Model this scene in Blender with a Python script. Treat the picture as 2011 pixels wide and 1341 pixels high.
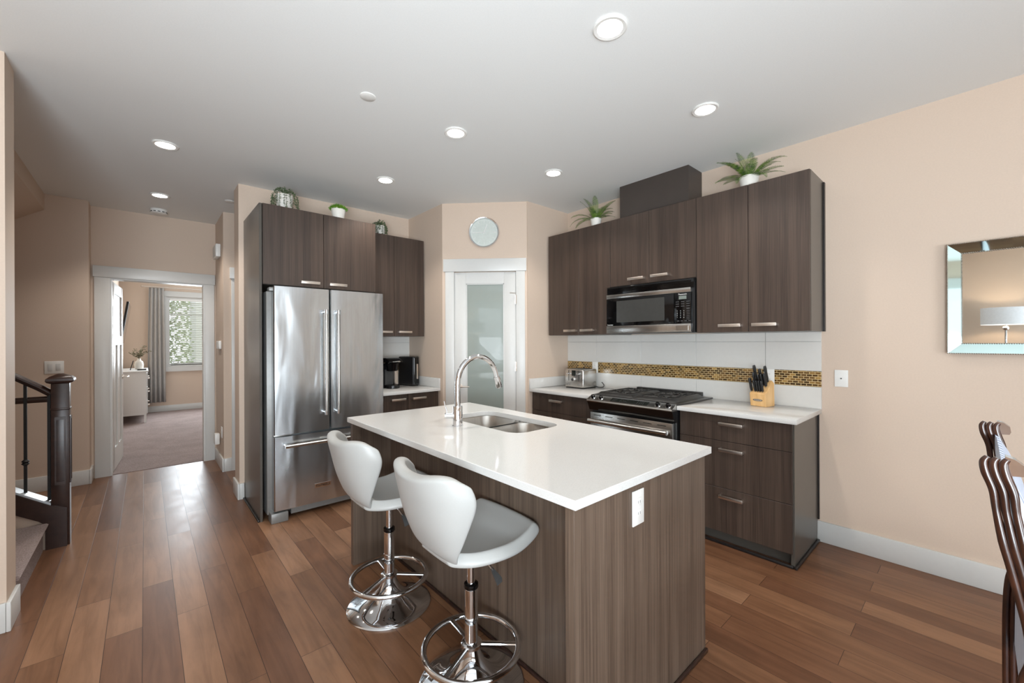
import bpy, bmesh, math, random
from mathutils import Vector, Matrix
R = math.radians
random.seed(7)
for o in list(bpy.data.objects): bpy.data.objects.remove(o)
SC = bpy.context.scene
COL = SC.collection

# ---------------------------------------------------------------- camera, world, exposure
H = 1.38
yaw, roll, F = R(48.414), R(-0.229), 812.71
cd = bpy.data.cameras.new('camera'); cam = bpy.data.objects.new('camera', cd); COL.objects.link(cam)
fw = Vector((math.cos(yaw), math.sin(yaw), 0)); rt = Vector((math.sin(yaw), -math.cos(yaw), 0)); up = Vector((0, 0, 1))
r2 = math.cos(roll)*rt + math.sin(roll)*up; u2 = -math.sin(roll)*rt + math.cos(roll)*up
m = Matrix.Identity(4)
for i in range(3):
    m[i][0] = r2[i]; m[i][1] = u2[i]; m[i][2] = -fw[i]
m[0][3], m[1][3], m[2][3] = 0, 0, H
cam.matrix_world = m
cd.sensor_width = 36; cd.lens = 36*F/2011; cd.clip_start = 0.05; cd.clip_end = 200
SC.camera = cam
SC.view_settings.view_transform = 'Standard'; SC.view_settings.look = 'None'
SC.view_settings.gamma = 1; SC.view_settings.exposure = 0.0
SC.view_settings.use_curve_mapping = False

wd = bpy.data.worlds.new('world'); SC.world = wd; wd.use_nodes = True
wb = wd.node_tree.nodes['Background']; wb.inputs[0].default_value = (0.86, 0.93, 1.0, 1); wb.inputs[1].default_value = 2.6

def area(name, loc, rot, sx, sy, power, color=(1, 1, 1)):
    l = bpy.data.lights.new(name, 'AREA'); l.shape = 'RECTANGLE'; l.size = sx; l.size_y = sy
    l.energy = power; l.color = color
    o = bpy.data.objects.new(name, l); COL.objects.link(o); o.location = loc; o.rotation_euler = rot
    return o
# daylight coming through the windows of the living side and of the bedroom
area('daylight_back', (-0.6, -4.4, 0.9), (R(135), 0, 0), 3.2, 1.4, 150, (0.86, 0.94, 1.0))
area('daylight_left', (-2.95, -2.1, 1.2), (R(150), 0, R(-90)), 2.6, 1.2, 45, (0.86, 0.94, 1.0))
area('daylight_bedroom', (1.1, 10.75, 1.7), (R(-90), 0, 0), 1.4, 1.3, 95, (0.86, 0.94, 1.0))

# added fill light behind the camera, aimed up to brighten the ceiling
fill = area('ceiling_fill', (-0.9, -0.95, 1.05), (0, 0, 0), 1.0, 1.0, 92, (0.82, 0.92, 1.0)); fill.data.spread = R(140)
fill.rotation_euler = (-Vector((0.52, 0.62, 0.62))).to_track_quat('Z', 'Y').to_euler()

# ---------------------------------------------------------------- materials
def srgb(r, g=None, b=None):
    if g is None: r, g, b = r
    f = lambda c: (c/255/12.92) if c/255 <= 0.04045 else ((c/255+0.055)/1.055)**2.4
    return (f(r), f(g), f(b), 1)
class NT:
    def __init__(s, name):
        s.m = bpy.data.materials.new(name); s.m.use_nodes = True; s.t = s.m.node_tree
        s.b = s.t.nodes['Principled BSDF']
    def n(s, t, **k):
        n = s.t.nodes.new(t)
        for a, v in k.items():
            if a.startswith('i_'): n.inputs[int(a[2:]) if a[2:].isdigit() else a[2:].replace('_', ' ')].default_value = v
            else: setattr(n, a, v)
        return n
    def l(s, a, b): s.t.links.new(a, b)
    def set(s, **k):
        for a, v in k.items(): s.b.inputs[a.replace('_', ' ')].default_value = v
        return s
    def coords(s, scale=(1, 1, 1), loc=(0, 0, 0), rot=(0, 0, 0)):
        tc = s.n('ShaderNodeTexCoord'); mp = s.n('ShaderNodeMapping')
        mp.inputs['Scale'].default_value = scale; mp.inputs['Location'].default_value = loc; mp.inputs['Rotation'].default_value = rot
        s.l(tc.outputs['Object'], mp.inputs['Vector']); return mp.outputs[0]
    def noise(s, vec, scale=1, detail=4, rough=0.5, dist=0):
        n = s.n('ShaderNodeTexNoise'); n.inputs['Scale'].default_value = scale; n.inputs['Detail'].default_value = detail
        n.inputs['Roughness'].default_value = rough; n.inputs['Distortion'].default_value = dist
        s.l(vec, n.inputs['Vector']); return n.outputs['Fac']
    def ramp(s, fac, stops):
        r = s.n('ShaderNodeValToRGB'); e = r.color_ramp.elements
        while len(e) < len(stops): e.new(0.5)
        for q, (p, c) in zip(e, stops): q.position = p; q.color = c
        s.l(fac, r.inputs[0]); return r.outputs[0]
    def bump(s, fac, strength=0.2, dist=0.002):
        b = s.n('ShaderNodeBump'); b.inputs['Strength'].default_value = strength; b.inputs['Distance'].default_value = dist
        s.l(fac, b.inputs['Height']); s.l(b.outputs[0], s.b.inputs['Normal'])
def plain(name, col, rough=0.5, metal=0, nz=0.04, scale=40, bump=0.0, coat=0, **k):
    """procedural material: base colour with a slight mottling from a noise"""
    t = NT(name); c = srgb(col)
    t.set(Roughness=rough, Metallic=metal)
    f = t.noise(t.coords(), scale, 3)
    lo = tuple(max(0, v*(1-nz)) for v in c[:3])+(1,); hi = tuple(min(1, v*(1+nz)) for v in c[:3])+(1,)
    t.l(t.ramp(f, [(0.3, lo), (0.7, hi)]), t.b.inputs['Base Color'])
    if bump: t.bump(f, bump, 0.001)
    if coat: t.b.inputs['Coat Weight'].default_value = coat; t.b.inputs['Coat Roughness'].default_value = 0.08
    for a, v in k.items(): t.b.inputs[a.replace('_', ' ')].default_value = v
    return t.m
M = {}
M['wall'] = plain('wall_paint', (211, 191, 173), 0.62, nz=0.02, scale=120, bump=0.06)
M['ceiling'] = plain('ceiling_paint', (234, 235, 233), 0.8, nz=0.015, scale=150, bump=0.1)
M['trim'] = plain('white_trim_paint', (211, 211, 208), 0.35, nz=0.01)
M['white_plastic'] = plain('white_plastic', (235, 234, 230), 0.35, nz=0.01)
M['gray_plastic'] = plain('gray_plastic', (70, 70, 70), 0.5)
M['black_gloss'] = plain('black_gloss', (9, 9, 10), 0.08, nz=0.02)
M['black'] = plain('black_plastic', (20, 20, 21), 0.35, nz=0.05)
M['black_matte'] = plain('black_matte', (17, 16, 16), 0.6, nz=0.1)
M['iron'] = plain('cast_iron', (52, 51, 50), 0.42, metal=0.3, nz=0.15, scale=200, bump=0.1)
M['range_top'] = plain('range_cooktop', (62, 60, 58), 0.3, metal=0.6)
M['chrome'] = plain('chrome', (225, 226, 228), 0.05, metal=1, nz=0.0)
M['nickel'] = plain('satin_nickel', (222, 212, 202), 0.34, metal=1, nz=0.03)
M['side'] = plain('dark_panel', (82, 77, 71), 0.28, nz=0.05, scale=10)
M['chase'] = plain('chase_panel', (66, 58, 53), 0.45, nz=0.05, scale=10)
M['toe'] = plain('toe_kick', (30, 26, 25), 0.4)
M['tile'] = plain('white_tile', (220, 218, 213), 0.12, nz=0.01)
M['grout'] = plain('grout', (196, 194, 190), 0.7)
M['leather'] = plain('white_leather', (178, 178, 175), 0.38, nz=0.015, scale=300, bump=0.05)
M['pot'] = plain('white_ceramic', (236, 232, 224), 0.3, nz=0.02)
M['soil'] = plain('soil', (60, 45, 34), 0.9, nz=0.3)
M['newel'] = plain('espresso_wood', (52, 34, 28), 0.28, nz=0.25, scale=30)
M['blade'] = plain('knife_steel', (190, 190, 190), 0.2, metal=1)
M['curtain'] = plain('gray_curtain', (176, 172, 168), 0.8, nz=0.05, scale=300)
M['dresser'] = plain('white_furniture', (222, 222, 220), 0.4, nz=0.01)
M['exterior'] = plain('neighbour_siding', (230, 228, 222), 0.7)
M['exterior_dark'] = plain('neighbour_glass', (60, 66, 70), 0.2)
M['twig'] = plain('dry_leaves', (96, 92, 60), 0.7, nz=0.3)
M['chair_wood'] = plain('mahogany', (54, 29, 18), 0.3, nz=0.45, scale=25, coat=0.3)
M['crest'] = plain('crest_wood', (108, 84, 68), 0.2, nz=0.2, scale=25, coat=0.5)
M['mirror'] = plain('mirror_silver', (212, 216, 214), 0.01, metal=1, nz=0.0)
M['mirror_border'] = plain('mirror_border', (176, 194, 191), 0.03, metal=1, nz=0.0)
M['bead'] = plain('beaded_silver', (205, 198, 186), 0.25, metal=1, nz=0.1, scale=400)
M['shade'] = plain('lamp_fabric', (225, 230, 238), 0.8)
M['shade'].node_tree.nodes['Principled BSDF'].inputs['Emission Color'].default_value = (1, 0.95, 0.9, 1)
M['shade'].node_tree.nodes['Principled BSDF'].inputs['Emission Strength'].default_value = 0.25
M['display'] = plain('display_lcd', (120, 128, 122), 0.3)
M['print'] = plain('white_print', (225, 225, 222), 0.5)
M['cap_trim'] = plain('pale_cap', (206, 216, 224), 0.3, nz=0.01)

def mat_laminate(name, dark, light, rough=0.38):
    t = NT(name); t.set(Roughness=rough)
    v = t.coords((210, 210, 2.2)); f = t.noise(v, 1, 3, 0.6)
    v2 = t.coords((24, 24, 0.35)); g = t.noise(v2, 1, 3, 0.5)
    mx = t.n('ShaderNodeMath', operation='MULTIPLY_ADD'); mx.inputs[1].default_value = 0.55
    t.l(f, mx.inputs[0]); ml = t.n('ShaderNodeMath', operation='MULTIPLY'); ml.inputs[1].default_value = 0.45
    t.l(g, ml.inputs[0]); t.l(ml.outputs[0], mx.inputs[2])
    t.l(t.ramp(mx.outputs[0], [(0.36, srgb(dark)), (0.5, srgb([(a+b)/2 for a, b in zip(dark, light)])), (0.68, srgb(light))]), t.b.inputs['Base Color'])
    t.bump(f, 0.08, 0.0005)
    return t.m
M['lam'] = mat_laminate('walnut_laminate', (54, 43, 37), (86, 71, 61))
M['lam_island'] = mat_laminate('island_laminate', (76, 62, 52), (116, 99, 85), 0.42)

def mat_floor():
    t = NT('hardwood_planks')
    tc = t.n('ShaderNodeTexCoord'); mp = t.n('ShaderNodeMapping')
    mp.inputs['Rotation'].default_value = (0, 0, R(90)); mp.inputs['Location'].default_value = (0.4, 0.012, 0)
    t.l(tc.outputs['Object'], mp.inputs['Vector'])
    br = t.n('ShaderNodeTexBrick'); br.offset = 0.37; br.offset_frequency = 2; br.squash = 1
    t.l(mp.outputs[0], br.inputs['Vector'])
    br.inputs['Color1'].default_value = (0, 0, 0, 1); br.inputs['Color2'].default_value = (1, 1, 1, 1); br.inputs['Mortar'].default_value = (0.5, 0.5, 0.5, 1)
    br.inputs['Scale'].default_value = 1; br.inputs['Brick Width'].default_value = 1.15; br.inputs['Row Height'].default_value = 0.13
    br.inputs['Mortar Size'].default_value = 0.0011; br.inputs['Mortar Smooth'].default_value = 0.1; br.inputs['Bias'].default_value = 0
    # grain shifted per plank so that it does not run across joints
    ad = t.n('ShaderNodeVectorMath', operation='MULTIPLY_ADD')
    t.l(br.outputs['Color'], ad.inputs[0]); ad.inputs[1].default_value = (7, 13, 3); t.l(tc.outputs['Object'], ad.inputs[2])
    m2 = t.n('ShaderNodeMapping'); m2.inputs['Scale'].default_value = (26, 2.2, 1); t.l(ad.outputs[0], m2.inputs['Vector'])
    g = t.noise(m2.outputs[0], 1, 5, 0.6, 0.6)
    m3 = t.n('ShaderNodeMapping'); m3.inputs['Scale'].default_value = (6, 3, 1); t.l(ad.outputs[0], m3.inputs['Vector'])
    g2 = t.noise(m3.outputs[0], 1, 4, 0.55, 0.4)
    base = t.ramp(br.outputs['Color'], [(0.0, srgb(110, 75, 54)), (0.35, srgb(122, 86, 62)), (0.7, srgb(134, 97, 71)), (1.0, srgb(150, 113, 86))])
    grain = t.ramp(g, [(0.3, (0.66, 0.63, 0.6, 1)), (0.55, (1, 1, 1, 1)), (0.75, (1.12, 1.1, 1.08, 1))])
    blot = t.ramp(g2, [(0.3, (0.82, 0.8, 0.78, 1)), (0.65, (1.06, 1.06, 1.06, 1))])
    a = t.n('ShaderNodeMixRGB', blend_type='MULTIPLY'); a.inputs[0].default_value = 0.75; t.l(base, a.inputs[1]); t.l(grain, a.inputs[2])
    b = t.n('ShaderNodeMixRGB', blend_type='MULTIPLY'); b.inputs[0].default_value = 0.9; t.l(a.outputs[0], b.inputs[1]); t.l(blot, b.inputs[2])
    c = t.n('ShaderNodeMixRGB'); t.l(br.outputs['Fac'], c.inputs[0]); t.l(b.outputs[0], c.inputs[1]); c.inputs[2].default_value = srgb(52, 32, 22)
    t.l(c.outputs[0], t.b.inputs['Base Color'])
    rr = t.n('ShaderNodeMapRange'); t.l(g2, rr.inputs[0]); rr.inputs[3].default_value = 0.26; rr.inputs[4].default_value = 0.42
    t.l(rr.outputs[0], t.b.inputs['Roughness']); t.b.inputs['Specular IOR Level'].default_value = 0.3
    inv = t.n('ShaderNodeMath', operation='SUBTRACT'); inv.inputs[0].default_value = 1; t.l(br.outputs['Fac'], inv.inputs[1])
    t.bump(inv.outputs[0], 0.35, 0.001)
    return t.m
M['floor'] = mat_floor()

def mat_carpet():
    t = NT('carpet'); t.set(Roughness=0.95)
    v = t.coords(); f = t.noise(v, 160, 3, 0.7); g = t.noise(v, 3.5, 4, 0.6)
    a = t.n('ShaderNodeMixRGB', blend_type='MULTIPLY'); a.inputs[0].default_value = 0.7
    t.l(t.ramp(f, [(0.3, srgb(120, 103, 100)), (0.7, srgb(182, 165, 160))]), a.inputs[1])
    t.l(t.ramp(g, [(0.35, (0.78, 0.78, 0.78, 1)), (0.6, (1, 1, 1, 1))]), a.inputs[2])
    t.l(a.outputs[0], t.b.inputs['Base Color']); t.bump(f, 0.8, 0.006)
    return t.m
M['carpet'] = mat_carpet()

def mat_quartz():
    t = NT('white_quartz'); t.set(Roughness=0.1)
    t.b.inputs['Specular IOR Level'].default_value = 0.5
    f = t.noise(t.coords(), 260, 2, 0.5)
    t.l(t.ramp(f, [(0.3, srgb(208, 207, 204)), (0.6, srgb(216, 215, 212))]), t.b.inputs['Base Color'])
    return t.m
M['quartz'] = mat_quartz()

def mat_steel(name, col, wave=0.0, rough=0.24, aniso=(300, 300, 3)):
    t = NT(name); t.set(Metallic=1, Roughness=rough); t.b.inputs['Base Color'].default_value = srgb(col)
    f = t.noise(t.coords(aniso), 1, 2, 0.5)
    t.l(t.ramp(f, [(0.3, srgb([c*0.95 for c in col])), (0.7, srgb(col))]), t.b.inputs['Base Color'])
    if wave:
        g = t.noise(t.coords((5, 5, 1.4)), 1, 1.5, 0.4, 0.8); t.bump(g, 1.0, wave)
    return t.m
M['steel'] = mat_steel('stainless_steel', (196, 194, 190))
M['steel_door'] = mat_steel('stainless_door', (212, 217, 220), wave=0.012, rough=0.27)
M['steel_sink'] = mat_steel('sink_steel', (196, 192, 186), rough=0.28)
M['steel_side'] = plain('fridge_side_gray', (136, 136, 134), 0.4, metal=0.4)

def mat_mosaic():
    t = NT('gold_mosaic'); t.set(Roughness=0.15)
    tc = t.n('ShaderNodeTexCoord'); sp = t.n('ShaderNodeSeparateXYZ'); cb = t.n('ShaderNodeCombineXYZ')
    t.l(tc.outputs['Object'], sp.inputs[0]); ad = t.n('ShaderNodeMath', operation='ADD')
    t.l(sp.outputs[0], ad.inputs[0]); t.l(sp.outputs[1], ad.inputs[1]); t.l(ad.outputs[0], cb.inputs[0]); t.l(sp.outputs[2], cb.inputs[1])
    br = t.n('ShaderNodeTexBrick'); br.offset = 0.5; t.l(cb.outputs[0], br.inputs['Vector'])
    br.inputs['Color1'].default_value = (0, 0, 0, 1); br.inputs['Color2'].default_value = (1, 1, 1, 1)
    br.inputs['Scale'].default_value = 1; br.inputs['Brick Width'].default_value = 0.033; br.inputs['Row Height'].default_value = 0.0165
    br.inputs['Mortar Size'].default_value = 0.0016; br.inputs['Mortar Smooth'].default_value = 0.0
    base = t.ramp(br.outputs['Color'], [(0, srgb(60, 42, 22)), (0.4, srgb(98, 70, 36)), (0.8, srgb(140, 104, 54)), (1, srgb(176, 138, 80))])
    n = t.noise(t.coords(), 160, 2)
    mm = t.n('ShaderNodeMixRGB', blend_type='MULTIPLY'); mm.inputs[0].default_value = 0.6; t.l(base, mm.inputs[1])
    t.l(t.ramp(n, [(0.35, (0.45, 0.45, 0.45, 1)), (0.65, (1.2, 1.2, 1.2, 1))]), mm.inputs[2])
    c = t.n('ShaderNodeMixRGB'); t.l(br.outputs['Fac'], c.inputs[0]); t.l(mm.outputs[0], c.inputs[1]); c.inputs[2].default_value = srgb(214, 190, 140)
    t.l(c.outputs[0], t.b.inputs['Base Color'])
    return t.m
M['mosaic'] = mat_mosaic()

def mat_frosted():
    t = NT('frosted_glass')
    t.set(Roughness=0.12); t.b.inputs['Base Color'].default_value = srgb(148, 160, 156)
    f = t.noise(t.coords(), 2, 2)
    t.l(t.ramp(f, [(0.3, srgb(140, 150, 144)), (0.7, srgb(146, 156, 150))]), t.b.inputs['Base Color'])
    t.b.inputs['Coat Weight'].default_value = 1; t.b.inputs['Coat Roughness'].default_value = 0.02
    t.set(Roughness=0.5)
    return t.m
M['frosted'] = mat_frosted()
def mat_pane():
    t = NT('window_glass'); nt = t.t
    tr = t.n('ShaderNodeBsdfTransparent'); gl = t.n('ShaderNodeBsdfGlossy'); gl.inputs['Roughness'].default_value = 0.02
    mx = t.n('ShaderNodeMixShader'); mx.inputs[0].default_value = 0.06
    t.l(tr.outputs[0], mx.inputs[1]); t.l(gl.outputs[0], mx.inputs[2])
    t.l(mx.outputs[0], nt.nodes['Material Output'].inputs['Surface'])
    return t.m
M['pane'] = mat_pane()
def mat_emit(name, col, s):
    t = NT(name); t.b.inputs['Base Color'].default_value = (0.9, 0.9, 0.9, 1)
    t.b.inputs['Emission Color'].default_value = col; t.b.inputs['Emission Strength'].default_value = s
    return t.m
M['bulb'] = mat_emit('bulb_glow', (1.0, 0.95, 0.88, 1), 14)
M['display_dark'] = plain('display_dark', (26, 30, 28), 0.15)

def mat_wood_block():
    t = NT('maple_block'); t.set(Roughness=0.4)
    f = t.noise(t.coords((30, 30, 5)), 1, 4, 0.5, 0.5)
    t.l(t.ramp(f, [(0.3, srgb(212, 164, 104)), (0.7, srgb(232, 192, 136))]), t.b.inputs['Base Color'])
    return t.m
M['block'] = mat_wood_block()
def mat_leaf(name, a, b):
    t = NT(name); t.set(Roughness=0.5)
    f = t.noise(t.coords(), 35, 3)
    t.l(t.ramp(f, [(0.35, srgb(a)), (0.65, srgb(b))]), t.b.inputs['Base Color'])
    return t.m
M['fern'] = mat_leaf('fern_leaf', (48, 84, 34), (112, 146, 44))
M['trail'] = mat_leaf('trailing_leaf', (62, 84, 52), (104, 122, 84))
M['grass'] = mat_leaf('grass_leaf', (72, 120, 34), (120, 165, 50))
M['hedge'] = mat_leaf('outdoor_leaf', (66, 92, 46), (140, 162, 92))
def mat_stripes():
    t = NT('striped_fabric'); t.set(Roughness=0.7)
    w = t.n('ShaderNodeTexWave', wave_type='BANDS', bands_direction='X'); t.l(t.coords(), w.inputs['Vector'])
    w.inputs['Scale'].default_value = 14; w.inputs['Distortion'].default_value = 0
    t.l(t.ramp(w.outputs['Fac'], [(0.45, srgb(140, 152, 176)), (0.55, srgb(206, 210, 218))]), t.b.inputs['Base Color'])
    return t.m
M['stripe'] = mat_stripes()

# ---------------------------------------------------------------- mesh helpers
class MB:
    def __init__(s, mtx=None): s.bm = bmesh.new(); s.M = mtx or Matrix.Identity(4)
    def _fin(s, vs, mtx=None):
        mm = s.M @ mtx if mtx else s.M
        for v in vs: v.co = mm @ v.co
    def box(s, x0, x1, y0, y1, z0, z1, bev=0, seg=2, mtx=None):
        x0, x1 = sorted((x0, x1)); y0, y1 = sorted((y0, y1)); z0, z1 = sorted((z0, z1))
        vs = [s.bm.verts.new((x, y, z)) for x in (x0, x1) for y in (y0, y1) for z in (z0, z1)]
        fs = [s.bm.faces.new([vs[i] for i in q]) for q in ((0, 1, 3, 2), (4, 6, 7, 5), (0, 4, 5, 1), (2, 3, 7, 6), (0, 2, 6, 4), (1, 5, 7, 3))]
        if bev:
            es = list({e for f in fs for e in f.edges})
            r = bmesh.ops.bevel(s.bm, geom=es, offset=bev, segments=seg, affect='EDGES', profile=0.5)
            vs = list({v for v in r['verts']} | {v for f in fs if f.is_valid for v in f.verts})
        s._fin(vs, mtx); return s
    def ring_loft(s, rings, cap0=True, cap1=True, closed=True, mtx=None):
        L = [[s.bm.verts.new(p) for p in r] for r in rings]
        n = len(L[0])
        for a, b in zip(L, L[1:]):
            for i in range(n if closed else n-1):
                j = (i+1) % n
                try: s.bm.faces.new((a[i], a[j], b[j], b[i]))
                except ValueError: pass
        if cap0 and closed: s.bm.faces.new(L[0][::-1])
        if cap1 and closed: s.bm.faces.new(L[-1])
        s._fin([v for r in L for v in r], mtx); return s
    def lathe(s, prof, c=(0, 0, 0), seg=32, mtx=None, cap0=True, cap1=True):
        rings = [[(c[0]+r*math.cos(2*math.pi*i/seg), c[1]+r*math.sin(2*math.pi*i/seg), c[2]+z) for i in range(seg)] for r, z in prof]
        return s.ring_loft(rings, cap0, cap1, mtx=mtx)
    def cyl(s, p0, p1, r0, r1=None, seg=20):
        return s.tube([p0, p1], [r0, r0 if r1 is None else r1], seg)
    def tube(s, pts, r, seg=10, closed=False, flat=1.0):
        pts = [Vector(p) for p in pts]; n = len(pts)
        rs = r if isinstance(r, (list, tuple)) else [r]*n
        rings = []; prev = None
        for i, p in enumerate(pts):
            if closed: d = pts[(i+1) % n]-pts[i-1]
            else: d = pts[min(i+1, n-1)]-pts[max(i-1, 0)]
            d.normalize()
            if prev is None:
                a = Vector((0, 0, 1)) if abs(d.z) < 0.9 else Vector((1, 0, 0))
                u = d.cross(a).normalized()
            else: u = (prev - d*prev.dot(d)).normalized()
            prev = u; v = d.cross(u)
            rings.append([p+u*rs[i]*math.cos(2*math.pi*k/seg)+v*rs[i]*flat*math.sin(2*math.pi*k/seg) for k in range(seg)])
        if closed:
            rings.append(rings[0]); return s.ring_loft(rings, False, False)
        return s.ring_loft(rings)
    def prism(s, poly, axis, a, b):
        def P(u, v, w): return {'x': (w, u, v), 'y': (u, w, v), 'z': (u, v, w)}[axis]
        return s.ring_loft([[P(u, v, a) for u, v in poly], [P(u, v, b) for u, v in poly]])
    def sphere(s, c, r, sc=(1, 1, 1), seg=16, rings=10):
        c = Vector(c); prof = []
        for j in range(1, rings):
            th = math.pi*j/rings; prof.append((math.sin(th), -math.cos(th)))
        L = [[(c.x+r*sc[0]*q*math.cos(2*math.pi*i/seg), c.y+r*sc[1]*q*math.sin(2*math.pi*i/seg), c.z+r*sc[2]*z) for i in range(seg)] for q, z in prof]
        return s.ring_loft(L)
    def quad(s, *p):
        vs = [s.bm.verts.new(q) for q in p]; s.bm.faces.new(vs); s._fin(vs); return s
    def obj(s, name, mat, parent=None, ang=35, recalc=True):
        if recalc: bmesh.ops.recalc_face_normals(s.bm, faces=s.bm.faces)
        me = bpy.data.meshes.new(name); 
        if parent is not None and parent.rotation_euler.z == 0:
            off = Vector(parent.location); q = parent.parent
            while q is not None: off += Vector(q.location); q = q.parent
            for v in s.bm.verts: v.co -= off
        s.bm.to_mesh(me); s.bm.free()
        me.polygons.foreach_set('use_smooth', [True]*len(me.polygons)); me.set_sharp_from_angle(angle=R(ang))
        o = bpy.data.objects.new(name, me); COL.objects.link(o)
        o.data.materials.append(M[mat] if isinstance(mat, str) else mat)
        if parent is not None: o.parent = parent
        return o
def tag(o, label, cat, group=None):
    o['label'] = label; o['category'] = cat
    if group: o['group'] = group
    return o
def root(name, label, cat, loc, group=None):
    o = bpy.data.objects.new(name, None); COL.objects.link(o); o.location = loc; o.empty_display_size = 0.1
    return tag(o, label, cat, group)
def struct(name, mb, mat, **k):
    o = mb.obj(name, mat, **k); o['kind'] = 'structure'; return o
def base_origin(o):
    """move the origin of a one-mesh thing to its base centre"""
    vs = [v.co for v in o.data.vertices]
    c = Vector(((min(v.x for v in vs)+max(v.x for v in vs))/2, (min(v.y for v in vs)+max(v.y for v in vs))/2, min(v.z for v in vs)))
    for v in o.data.vertices: v.co -= c
    o.location = o.location + c; return o
def text(name, s, size, mat, parent, origin, xdir, ydir, ext=0.0005, align='CENTER'):
    cu = bpy.data.curves.new(name, 'FONT'); cu.body = s; cu.size = size; cu.extrude = ext; cu.align_x = align; cu.align_y = 'CENTER'
    t = bpy.data.objects.new(name, cu); COL.objects.link(t)
    dg = bpy.context.evaluated_depsgraph_get(); me = bpy.data.meshes.new_from_object(t.evaluated_get(dg))
    bpy.data.objects.remove(t)
    X = Vector(xdir).normalized(); Y = Vector(ydir).normalized(); Z = X.cross(Y)
    off = Vector((0, 0, 0)); q = parent
    while q is not None: off += Vector(q.location); q = q.parent
    mm = Matrix(((X.x, Y.x, Z.x, origin[0]-off.x), (X.y, Y.y, Z.y, origin[1]-off.y), (X.z, Y.z, Z.z, origin[2]-off.z), (0, 0, 0, 1)))
    me.transform(mm); o = bpy.data.objects.new(name, me); COL.objects.link(o); o.data.materials.clear(); o.data.materials.append(M[mat]); o.parent = parent
    return o

# ---------------------------------------------------------------- room shell
CZ = 2.78
WB, WA = 3.475, 4.32
struct('floor', MB().box(-3.2, 3.7, -4.7, 6.02, -0.1, 0), 'floor')
struct('floor_bedroom', MB().box(-1.0, 3.2, 6.02, 11.1, -0.1, 0.004), 'carpet')
struct('ceiling', MB().box(-3.2, 3.7, -4.7, 11.1, CZ, CZ+0.1), 'ceiling')
struct('wall_right', MB().box(WB, WB+0.12, -4.7, 3.2, 0, CZ), 'wall')
struct('wall_pantry_right', MB().box(2.86, WB, 2.985, 3.1, 0, CZ), 'wall')
struct('wall_pantry_left', MB().box(2.26, 2.38, 3.607, 4.56, 0, CZ), 'wall')
struct('wall_fridge', MB().box(0.62, 2.26, WA, 4.55, 0, CZ), 'wall')
struct('wall_corridor_end', MB().box(2.26, 2.38, 4.56, 5.4, 0, CZ), 'wall')
struct('wall_hall_right', MB().box(0.63, 2.38, 5.36, 6.0, 0, CZ), 'wall')
struct('wall_hall_left', MB().box(-2.7, -0.41, 5.8, 6.12, 0, CZ), 'wall')
struct('wall_stair_end', MB().box(-2.82, -2.7, 3.29, 6.12, 0, CZ), 'wall')
struct('wall_stub', MB().box(-3.1, -0.5, 3.1, 3.29, 0, CZ), 'wall')
w = MB(); w.box(-0.41, -0.27, 6.0, 6.12, 0, CZ); w.box(0.525, 2.38, 6.0, 6.12, 0, CZ); w.box(-0.27, 0.525, 6.0, 6.12, 2.06, CZ)
struct('wall_hall_back', w, 'wall')
# living side behind the camera, with window openings
w = MB(); LX = -3.1
w.box(LX-0.12, LX, -4.7, -3.5, 0, CZ); w.box(LX-0.12, LX, -0.65, 3.29, 0, CZ); w.box(LX-0.12, LX, -3.5, -0.65, 0, 0.7); w.box(LX-0.12, LX, -3.5, -0.65, 2.35, CZ)
struct('wall_left', w, 'wall')
w = MB(); w.box(LX, -2.3, -4.72, -4.6, 0, CZ); w.box(1.1, WB, -4.72, -4.6, 0, CZ); w.box(-2.3, 1.1, -4.72, -4.6, 0, 0.35); w.box(-2.3, 1.1, -4.72, -4.6, 2.35, CZ)
struct('wall_back', w, 'wall')
# bedroom
w = MB(); BY = 10.9
w.box(-0.48, 0.33, BY, BY+0.12, 0, CZ); w.box(1.85, 3.0, BY, BY+0.12, 0, CZ); w.box(0.33, 1.85, BY, BY+0.12, 0, 0.9); w.box(0.33, 1.85, BY, BY+0.12, 2.32, CZ)
struct('wall_bedroom_back', w, 'wall')
struct('wall_bedroom_left', MB().box(-0.48, -0.36, 6.12, BY, 0, CZ), 'wall')
struct('wall_bedroom_right', MB().box(3.0, 3.12, 6.12, BY, 0, CZ), 'wall')
# stair soffit
struct('ceiling_stair_soffit', MB().prism([(-0.70, CZ), (-0.70, 2.63), (-2.7, 1.25), (-2.7, CZ)], 'y', 3.29, 5.8), 'wall')

# diagonal pantry wall
A = Vector((2.26, 3.607, 0)); B = Vector((2.86, 2.995, 0)); L = (B-A).length; ex = (B-A).normalized()
DM = Matrix(((ex.x, -ex.y, 0, A.x), (ex.y, ex.x, 0, A.y), (0, 0, 1, 0), (0, 0, 0, 1)))   # local x along wall, local -y faces the kitchen
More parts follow.
